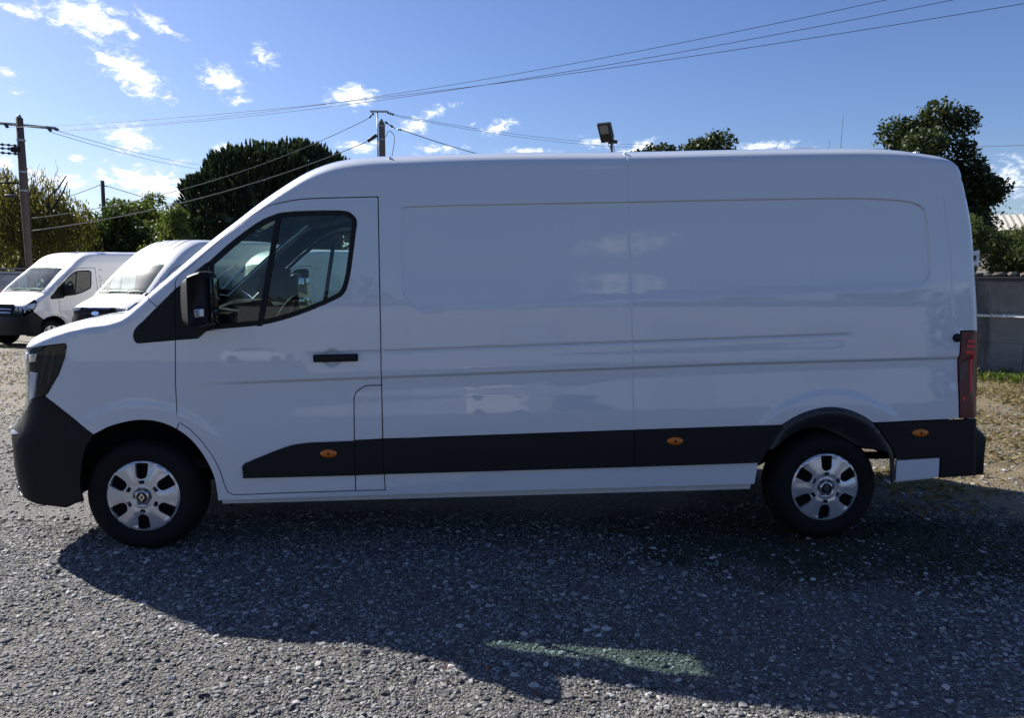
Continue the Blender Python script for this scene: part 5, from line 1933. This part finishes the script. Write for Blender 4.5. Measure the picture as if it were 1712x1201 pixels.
def mixed_trees():
    r = np.random.default_rng(51)
    # rounded tree left of the pine
    tree('broadleaf_tree', 'round green tree standing between the willow and the short wooden pole', (-16.9, 33.2, -.4), sub_clumps((0, 0, 3.8), (1.7, 1.3, 2.2), 30, .75, r), 11000, .17, LEAF['green'], 61, (2.4, .14))
    tree('broadleaf_tree', 'pale green airy tree rising behind the rounded green tree', (-18.9, 40.2, -.4), sub_clumps((0, 0, 5.2), (1.9, 1.4, 2.2), 24, .72, r), 7500, .19, LEAF['light'], 62, (3.2, .15), shell=.35)
    tree('broadleaf_tree', 'light green loose tree touching the foot of the pine', (-12.6, 28.2, -.35), sub_clumps((0, 0, 3.0), (1.35, 1.0, 2.0), 28, .52, r), 9500, .14, LEAF['light'], 63, (1.8, .10), shell=.35)
    tree('broadleaf_tree', 'dark bushy tree behind the light green tree by the pine', (-15.6, 36.4, -.4), sub_clumps((0, 0, 2.7), (1.7, 1.2, 1.9), 22, .8, r), 7000, .19, LEAF['dark'], 64, (2.0, .14))
    # conifer tips beyond
    for i, (px, py, h, lab) in enumerate(((-22.2, 50.3, 7.6, 'small dark conifer with pointed tip far beyond the round tree'), (-31.0, 79.0, 9.9, 'far conifer at the near end of the distant wood'))):
        cl = [(0, 0, 1.0 + (h - 1.2) * k / 9, .9 * (1 - k / 10.5) + .1, .9 * (1 - k / 10.5) + .1, .5) for k in range(10)]
        tree('conifer_tree', lab, (px, py, -.4), cl, 2600, .26, LEAF['dark'], 70 + i, (h * .8, .12), limbs=0)
    # wood on the horizon
    rr_ = np.random.default_rng(80)
    cl = [(x, 92 + rr_.uniform(-3, 3), rr_.uniform(3, 8.4), rr_.uniform(1.6, 3), 2, rr_.uniform(1.6, 2.4)) for x in np.arange(-62, 30, 1.1)] + [(34 + 1.15 * i, 88 - 1.1 * i + rr_.uniform(-3, 3), rr_.uniform(3, 7.5), rr_.uniform(1.8, 3.2), 2.4, rr_.uniform(1.6, 2.6)) for i in range(90)]
    P = clump_points(cl, 18000, rr_, .5)
    V, F = leaf_quads(P, .8, rr_, .7)
    soup('distant_woods', V, F, LEAF['dark'], kind='stuff')
    # hedge closing the yard behind the parked vans
    hg = thing('hedge', 'long dark hedge closing the yard behind the parked vans', 'hedge', (0, 0, 0))
    cl = []
    for x in np.arange(-27, 6, .8):
        y = 33.5 + .28 * (x + 14)
        cl.append((x, y + rr_.uniform(-.4, .4), rr_.uniform(.6, 1.4), 1.0, .9, 1.2))
        cl.append((x, y + rr_.uniform(-.4, .4), rr_.uniform(2.0, 2.9), .9, .9, .9 + .3 * rr_.random()))
    P = clump_points(cl, 30000, rr_, .55)
    V, F = leaf_quads(P, .24, rr_, .6)
    soup('hedge_foliage', V, F, LEAF['dark'], hg, kind='stuff')
    mk('hedge_stems', [limb((x, 33.5 + .28 * (x + 14), -.4), (x + rr_.uniform(-.3, .3), 33.5 + .28 * (x + 14), 2.4), .07, .02, rr_, .03, 5) for x in np.arange(-26, 6, 1.3)], BARK, hg, kind='stuff')
    # trees behind the van roof
    c = sub_clumps((.3, 0, 7.9), (1.15, 1.1, 1.5), 16, .68, r) + sub_clumps((-2.0, .2, 7.85), (1.3, .9, .95), 18, .46, r) + sub_clumps((1.75, 0, 7.3), (.7, .7, .9), 6, .42, r) + sub_clumps((0, 0, 4.5), (2.0, 1.3, 2.0), 12, .8, r)
    tree('broadleaf_tree', 'dark leafy treetop showing above the middle of the van roof', (11.3, 32.8, -.35), c, 15000, .19, LEAF['dark'], 65, (4.5, .2), shell=.45)
    c = sub_clumps((-.25, 0, 6.0), (1.7, 1.4, 1.75), 30, .62, r) + sub_clumps((1.1, 0, 4.2), (1.0, 1.1, 1.5), 18, .6, r) + sub_clumps((.9, 0, 4.9), (1.1, 1.0, 1.1), 14, .6, r) + sub_clumps((-.2, 0, 3.4), (1.5, 1.3, 1.3), 16, .7, r) + sub_clumps((-2.2, .4, 5.4), (.7, .5, .7), 7, .36, r)
    tree('broadleaf_tree', 'tall dark tree with ragged outline behind the rear end of the large van', (15.9, 20.4, -.3), c, 42000, .15, LEAF['dark'], 66, (3.4, .2), shell=.45)
    # shrubs on the bank
    b = WALL0 + WNRM * 1.2
    c = sub_clumps((0, 0, .62), (.62, .5, .62), 24, .24, r)
    tree('shrub', 'feathery light green conifer shrub beside the back of the van', (b[0] - .35, b[1] + .1, 1.7), c, 9000, .075, LEAF['conifer'], 67, (.5, .04), cat='shrub', shell=.3, aspect=.28)
    c = sub_clumps((0, 0, .5), (.9, .5, .55), 22, .26, r)
    tree('shrub', 'low dull green shrub spreading over the wall top', (b[0] + .3, b[1] - .35, 1.66), c, 9000, .07, LEAF['conifer'], 68, (.3, .03), cat='shrub', shell=.35, aspect=.35)
    c = sub_clumps((0, 0, .55), (1.3, .6, .42), 22, .28, r)
    tree('shrub', 'dark dense shrub below the pale roof', (b[0] + 1.5, b[1] + .5, 1.55), c, 9000, .085, LEAF['dark'], 69, (.5, .04), cat='shrub', shell=.4)
    c = sub_clumps((0, 0, .42), (.22, .16, .16), 8, .09, r)
    tree('shrub', 'small bright yellow green sprig in front of the dark shrub', (b[0] + .42, b[1] - .62, 1.68), c, 700, .06, LEAF['yellow'], 71, (.3, .012), cat='shrub', shell=.2)
    c = sub_clumps((0, 0, .8), (2.4, .6, .8), 26, .4, r)
    tree('shrub', 'dark shrub row farther along the bank', (b[0] + 4.2, b[1] - .2, 1.66), c, 8000, .10, LEAF['dark'], 72, (.5, .04), cat='shrub', shell=.4)
    # bare thin saplings above the roof
    s = thing('bare_sapling', 'two thin bare stems sticking up above the van roof', 'sapling', (21.5, 39.4, -.4))
    rs = np.random.default_rng(77)
    mk('trunk', [limb((0, 0, 0), (.25, 0, 11.6), .05, .008, rs, .004, 12)], BARK, s)
    mk('trunk', [limb((-.45, 0, 0), (-.5, 0, 10.2), .04, .008, rs, .004, 12)], BARK, s)


mixed_trees()

# ------------------------------------------------------------------ house behind the shrubs
hs = thing('house', 'small house with pale corrugated roof behind the dark shrub', 'house', (22.0, 23.4, -.3), math.radians(-28))
mk('wall', [box(-1.6, 5, 0, 4, 0, 3.9)], simple('dull render', (.10, .095, .085), .9, .15, 3), hs, smooth=False)
V, F = [], []
for i in range(61):
    x = -1.9 + i * .12
    dz = .03 if i % 2 else 0
    V += [(x, -.35, 3.85 + dz), (x, 2.0, 4.62 + dz)]
for i in range(60):
    F.append((2 * i, 2 * i + 2, 2 * i + 3, 2 * i + 1))
rf = mk('roof', [(np.array(V), F)], simple('pale corrugated roofing', (.48, .45, .38), .7, .3, 4), hs, smooth=False)
V2 = np.array(V)
V2[:, 1] = 4.0 - V2[:, 1]
mk('roof', [(V2, [f[::-1] for f in F])], rf.data.materials[0], hs, smooth=False)
mk('window', [box(.6, 1.6, -.02, .05, 1.4, 2.6)], M['gloss_black'], hs, smooth=False)

# ------------------------------------------------------------------ poles, lamp, wires
WOOD = simple('weathered pole wood', (.085, .068, .055), .9, .3, 9, .5, 40)
WIRE = simple('cable sheath', (.02, .02, .022), .6)
WIRE_L = simple('pale cable', (.20, .20, .19), .55)
INS = simple('insulator glass', (.03, .035, .045), .25)


def insulator(a, b, parent, n=4, rad=.055):
    a, b = np.array(a, float), np.array(b, float)
    path, rd = [], []
    for k in range(n * 3 + 1):
        path.append(a + (b - a) * k / (n * 3))
        rd.append(rad if k % 3 == 1 else rad * .35)
    mk('insulator', [tube(path, rd, 8)], INS, parent)


P1 = (-14.5, 20.7, -.26)
p1 = thing('utility_pole', 'tall wooden utility pole with long crossarm in front of the willow', 'utility pole', P1)
mk('pole_shaft', [tube([(0, 0, -.3), (0, 0, 2.6), (-.01, 0, 4.6), (-.02, 0, 7.0)], [.085, .10, .13, .105], 12)], WOOD, p1)
a = math.radians(30)
ca, sa = math.cos(a), math.sin(a)
mk('crossarm', [tube([(-1.1 * ca, -1.1 * sa, 6.78), (1.0 * ca, 1.0 * sa, 6.78)], .05, 6)], M['steel'], p1)
mk('pole_cap', [tube([(-.02, 0, 6.98), (-.02, 0, 7.10)], [.09, .05], 8)], M['steel'], p1)
for u, dz_ in ((.78, -.10), (.98, -.06), (-.4, -.12), (-.85, -.12)):
    insulator((u * ca, u * sa, 6.76), (u * ca + .16, u * sa - .20, 6.76 + dz_), p1)
for k, dz_ in enumerate((0, -.14, .12)):
    insulator((-.12, -.05, 6.0 + dz_), (-.75, -.30, 6.02 + dz_), p1)
mk('bracket', [box(-.30, .02, -.12, .06, 5.92, 6.08, .02)], M['plastic'], p1, smooth=False)
mk('bracket', [tube([(-.1, 0, 4.95), (-.9, -.35, 4.9)], .03, 6)], M['plastic'], p1)
mk('street_lamp', [box(-.50, -.16, -.28, -.10, 4.46, 4.55, .02), tube([(0, 0, 4.3), (-.22, -.14, 4.48)], .025, 6)], M['grey_trim'], p1)
for z in (5.3, 4.7, 6.3):
    mk('band_clamp', [lathe([(.128, -.03), (.133, 0), (.128, .03)], 12, 'z', (-.01, 0, z))], M['steel'], p1)

P2 = (-3.33, 24.19, -.3)
p2 = thing('utility_pole', 'square topped concrete utility pole with small steel crossbar rising behind the cab roof', 'utility pole', P2)
CONC = simple('pole concrete', (.10, .095, .085), .9, .25, 8)
mk('pole_shaft', [prism([(-.13, 0), (.13, 0), (.105, 7.70), (0, 7.88), (-.105, 7.70)], -.12, .12, .02)], CONC, p2, smooth=False)
mk('mast', [tube([(-.15, -.1, 6.2), (-.15, -.1, 8.12)], .025, 8)], M['steel'], p2)
mk('crossbar', [box(-.42, .25, -.13, -.07, 8.08, 8.15, .01)], M['steel'], p2, smooth=False)
for z in (7.1, 6.4, 7.6):
    mk('band_clamp', [box(-.16, .14, -.135, -.12, z - .02, z + .02)], M['steel'], p2, smooth=False)
insulator((-.28, -.1, 8.05), (-.48, -.12, 7.86), p2, 2, .06)
insulator((.22, -.1, 8.08), (.48, .0, 8.02), p2, 3, .06)
insulator((.12, -.1, 7.75), (.50, 0, 7.52), p2, 2, .05)
insulator((.58, .02, 7.50), (.74, .04, 7.48), p2, 2, .05)
mk('cable_joint', [tube([(-.18, -.12, 7.25), (-.52, -.16, 7.02)], [.065, .065], 8)], WIRE, p2)
mk('cable_loop', [tube(cr([(.14, -.1, 7.2), (.28, -.1, 7.42), (.44, -.1, 7.28), (.47, -.1, 7.05), (.36, -.1, 6.4), (.22, -.1, 5.2)], 5), .012, 6)], WIRE, p2)

p3 = thing('utility_pole', 'short distant wooden pole above the round green tree', 'utility pole', (-19.88, 38.11, -.4))
mk('pole_shaft', [tube([(0, 0, -.3), (0, 0, 7.25)], [.14, .10], 10)], WOOD, p3)
mk('hook', [tube([(.08, 0, 7.0), (.22, 0, 6.95)], .03, 6)], M['steel'], p3)

fl = thing('floodlight', 'grey floodlight on a thin steel post showing above the van roof', 'floodlight', (4.02, 16.98, -.25))
mk('post', [tube([(0, 0, -.2), (0, 0, 5.95)], .038, 10)], simple('dull painted post', (.10, .095, .09), .7), fl)
mk('bracket', [tube([(-.06, -.02, 5.86), (.16, .02, 5.84)], .05, 8), box(-.10, .02, -.05, .05, 5.78, 5.98, .01)], M['grey_trim'], fl)
Rm = Matrix.Rotation(math.radians(-33), 4, 'Z') @ Matrix.Rotation(math.radians(36), 4, 'X')


def rotp(p, off):
    V = np.array([(Rm @ Vector(v))[:] for v in p[0]]) + np.array(off)
    return V, p[1], None


off = (-.20, -.10, 6.08)
hd = mk('lamp_head', [rotp(box(-.19, .19, -.05, .05, -.29, .29, .012), off)], M['grey_trim'], fl, smooth=False)
mk('lamp_glass', [rotp(box(-.13, .13, -.056, -.051, -.02, .24), off)], simple('dull lamp glass', (.22, .23, .21), .25), hd, smooth=False)
fins = [rotp(box(-.17 + .05 * k, -.16 + .05 * k, .05, .10, -.2, .25), off) for k in range(8)]
mk('cooling_fin', fins, M['grey_trim'], hd, smooth=False, kind='stuff')
mk('supply_cable', [tube(cr([(-.12, -.08, 5.76), (-.03, -.05, 5.62), (.03, -.04, 5.45), (.07, -.04, 5.5), (.06, 0, 5.8)], 5), .010, 6)], WIRE, fl)


def wire(name, a, b, sag, rad, mat, label, grp):
    a, b = np.array(a, float), np.array(b, float)
    t = np.linspace(0, 1, 36)[:, None]
    P = a + (b - a) * t
    P[:, 2] -= 4 * sag * (t * (1 - t))[:, 0]
    o = mk(name, [tube(P, rad, 6)], mat)
    o['label'], o['category'], o['group'] = label, 'power line', grp
    return o


A1 = np.array(P1) + np.array([.98 * ca, .98 * sa, 6.72])
A0 = np.array(P1) + np.array([.78 * ca, .78 * sa, 6.66])
Am = np.array(P1) + np.array([-.4 * ca, -.4 * sa, 6.66])
G1 = 'overhead lines crossing the sky'
for st, (tx, ty, tz), sg, lab in ((A1, (7.39, 8.47, 6.67), .8, 'uppermost thin wire sweeping from the crossarm to the top of the sky'), (A0, (8.3, 7.95, 6.51), .8, 'middle thin wire sweeping from the crossarm up to the right'), (Am, (9.19, 7.35, 6.27), .72, 'lowest of the three wires sweeping from the crossarm up to the right')):
    k = 1.4
    zt = tz + 4 * sg * (1 / k) * (1 - 1 / k)
    end = np.array([st[0] + (tx - st[0]) * k, st[1] + (ty - st[1]) * k, st[2] + (zt - st[2]) * k])
    wire('power_line', st, end, sg, .0055, WIRE, lab, G1)
p4 = thing('utility_pole', 'wooden utility pole at the right hand edge of the yard carrying the three long wires', 'utility pole', (float(end[0]), float(end[1]), -.1))
mk('pole_shaft', [tube([(0, 0, -.3), (0, 0, 7.3)], [.15, .11], 12)], WOOD, p4)
mk('crossarm', [tube([(-1.2, -.6, 7.2), (1.2, .6, 7.2)], .05, 6)], M['steel'], p4)
G2 = 'lines from the tall pole towards the pine'
wire('power_line', A1, (-19.5, 66, 11.6), .5, .0085, WIRE, 'upper thin wire running from the tall pole crossarm behind the pine', G2)
wire('power_line', A0, (-19.9, 66, 11.2), .5, .0085, WIRE, 'lower thin wire running from the tall pole crossarm behind the pine', G2)
G3 = 'cables between the two poles'
wire('cable', np.array(P2) + np.array([-.5, -.12, 7.84]), (-14.45, 20.75, 3.55), .55, .012, WIRE_L, 'upper pale cable from the concrete pole down across the pine', G3)
wire('cable', np.array(P2) + np.array([-.54, -.16, 7.0]), (-14.45, 20.75, 3.15), .42, .016, WIRE_L, 'lower thicker pale cable from the concrete pole down across the pine', G3)
G4 = 'lines from the concrete pole to the right'
wire('power_line', np.array(P2) + np.array([.5, 0, 8.03]), (11.5, 40.5, 9.55), .3, .007, WIRE, 'upper line from the concrete pole crossbar to the dark treetop', G4)
wire('power_line', np.array(P2) + np.array([.5, 0, 7.98]), (11.5, 40.5, 9.35), .3, .007, WIRE, 'twin line just below the upper one reaching the dark treetop', G4)
wire('cable', np.array(P2) + np.array([.74, .04, 7.48]), (8.5, 40.0, 7.9), .5, .015, WIRE, 'thick black cable dropping from the concrete pole behind the van roof', G4)
G5 = 'lines from the short distant pole'
wire('cable', (-19.66, 38.11, 6.58), (-11.5, 41.5, 5.0), .3, .018, WIRE, 'cable falling from the short pole towards the pine', G5)
wire('cable', (-19.95, 38.1, 6.65), (-27, 37, 4.6), .3, .018, WIRE, 'cable falling from the short pole into the willow', G5)
G6 = 'lines beside the tall dark tree'
wire('power_line', (19.85, 50.9, 11.35), (21.0, 15.8, 5.75), .3, .012, WIRE, 'higher line to the right of the tall dark tree', G6)
wire('power_line', (16.0, 30.0, 5.2), (21.0, 15.8, 4.85), .1, .012, WIRE, 'lower line to the right of the tall dark tree', G6)
G7 = 'lines leaving the tall pole to the left'
for z, lab in ((6.66, 'line leaving the crossarm of the tall pole to the left'), (6.02, 'line leaving the lower bracket of the tall pole to the left'), (4.92, 'cable leaving the lamp bracket of the tall pole to the left')):
    wire('power_line', np.array(P1) + np.array([-.75, -.30, z]), (-26, 14.5, z + .1), .3, .013, WIRE, lab, G7)

# ------------------------------------------------------------------ banner fence and red post at the left edge
bn = thing('banner_fence', 'white printed banner hung on a low metal fence behind the farthest van', 'fence', (-17.2, 23.8, -.3), math.radians(28))
mk('banner', [box(-1.9, .95, -.012, .012, 1.48, 2.16)], simple('grey white banner cloth', (.42, .43, .44), .8, .12, 2), bn, smooth=False)
mk('rail', [tube([(-2.2, 0, 2.26), (1.1, 0, 2.26)], .022, 8)], M['steel'], bn)
for xx in (-2.2, 1.1):
    mk('post', [tube([(xx, 0, -.1), (xx, 0, 2.30)], .03, 8)], M['steel'], bn)
for k, (x0, x1, z) in enumerate(((-1.7, .7, 2.06), (-.6, .1, 1.96), (-.3, .0, 1.86), (-.4, .2, 1.77), (-.2, .1, 1.68))):
    mk('print_line', [box(x0, x1, -.0165, -.0125, z - (.04 if k == 0 else .015), z + (.03 if k == 0 else .015))], simple('grey print', (.16, .165, .18), .8) if k == 0 else bpy.data.materials['grey print'], bn, smooth=False)
rp_ = thing('barrier_post', 'red plastic barrier post at the left edge beside the banner', 'post', (-14.05, 18.35, -.25))
mk('post_body', [lathe([(.0, 0), (.16, .0), (.15, .08), (.07, .12), (.05, 1.5), (.0, 1.55)], 14, 'z')], simple('red plastic', (.45, .03, .025), .5), rp_)
mk('reflective_band', [lathe([(.062, 1.1), (.060, 1.22)], 14, 'z')], M['stain_white'], rp_)

# ------------------------------------------------------------------ made-up yard behind the photographer, out of view, added for the van's reflections
wh = thing('warehouse', 'long pale warehouse added out of view across the yard for reflections', 'warehouse', (4, -52, 0))
mk('wall', [box(-32, 30, -14, 0, -.2, 6.2)], simple('pale cladding', (.36, .37, .38), .7, .1, 1), wh, smooth=False)
mk('roof', [prism([(-32.4, 6.203), (30.4, 6.203), (30.4, 6.5), (-32.4, 6.5)], -14.4, .4)], simple('grey roof edge', (.12, .125, .13), .7), wh, smooth=False)
for k in range(5):
    mk('door', [box(-24 + k * 11, -19.5 + k * 11, .003, .05, -.1, 4.2)], simple('grey roller door', (.31, .32, .335), .6) if k == 0 else bpy.data.materials['grey roller door'], wh, smooth=False)
rw = np.random.default_rng(90)
cl = [(x, -66 + rw.uniform(-2, 2), rw.uniform(3, 8.5), rw.uniform(2, 3.6), 2, rw.uniform(2, 3.4)) for x in np.arange(-80, 80, 2.2)]
P = clump_points(cl, 9000, rw, .5)
V, F = leaf_quads(P, 1.1, rw, .7)
soup('distant_woods', V, F, LEAF['dark'], kind='stuff')  # unseen tree line, added to shape reflections and hold back low sky
CARP = [(-1.95, .28), (-2.02, .45), (-2.0, .62), (-1.93, .74), (-1.6, .86), (-1.15, .97), (-.95, 1.02), (-.55, 1.30), (-.2, 1.45), (.3, 1.50), (.9, 1.48), (1.4, 1.38), (1.72, 1.08), (1.9, .92), (1.97, .7), (1.98, .45), (1.93, .28)]
CARK = [(-2, .4, .25, .6, 2.2), (-1.5, .9, .12, .7, 2.4), (-.6, 1.25, .16, .7, 2.4), (.3, 1.5, .20, .75, 2.6), (1.5, 1.3, .18, .65, 2.4), (1.97, .5, .2, .55, 2.2)]
S_car = Shape(CARP, CARK, .87, .7, (.06, .16))


def hatchback(loc, rz, label, mat):
    c = thing('parked_car', label, 'car', loc, rz, 'cars parked across the yard')
    arch = lambda x: [(x + .34 * math.cos(a), .30 + .34 * math.sin(a)) for a in np.linspace(PI, 0, 13)]
    out_ = [(-3, .24), (-1.62, .24)] + arch(-1.28) + [(-.9, .24), (.9, .24)] + arch(1.25) + [(1.6, .24), (3, .24), (3, 2), (-3, 2)]
    sp_ = side_panel(S_car, out_, h=.09, gap=0)
    wr = wrap_panel(S_car, band(S_car, 0, S_car.L - .01), h=.12, gap=0)
    mk('body', bothsides(sp_) + [wr], mat, c)
    win = [(-.72, 1.03), (-.38, 1.30), (-.1, 1.39), (.4, 1.42), (.95, 1.39), (1.30, 1.28), (1.42, 1.10), (1.35, 1.03)]
    mk2('window', side_panel(S_car, win, h=.1, off=.004, gap=0), M['gloss_black'], c)
    mk('windshield', [wrap_panel(S_car, [(S_car.tn(-.95, 1.02), -.62), (S_car.tn(-.3, 1.4), -.52), (S_car.tn(-.3, 1.4), .52), (S_car.tn(-.95, 1.02), .62)], h=.12, off=.004, gap=0)], M['gloss_black'], c)
    for x in (-1.28, 1.25):
        for y, s_ in ((-.80, -1), (.80, 1)):
            V, F, _ = lathe([(0, .02), (.19, .02), (.20, .0), (.29, .0), (.30, .03), (.30, .19)], 24, 'y', (0, 0, 0))
            V[:, 1] = y - s_ * V[:, 1]
            V[:, 0] += x
            V[:, 2] += .30
            mk('wheel', [(V, F if s_ > 0 else [f[::-1] for f in F])], M['rubber'], c)


hatchback((-12.6, -43, 0), PI, 'white hatchback parked alone far across the yard facing the warehouse corner', M['paint_old'])
hatchback((1.5, -44.5, 0), PI, 'white hatchback parked in front of the middle roller door', M['paint_old'])
hatchback((6.8, -44.8, 0), PI, 'dark hatchback added out of view beside the white one at the roller door', simple('dark car paint', (.02, .022, .028), .25, Coat_Weight=1.0))
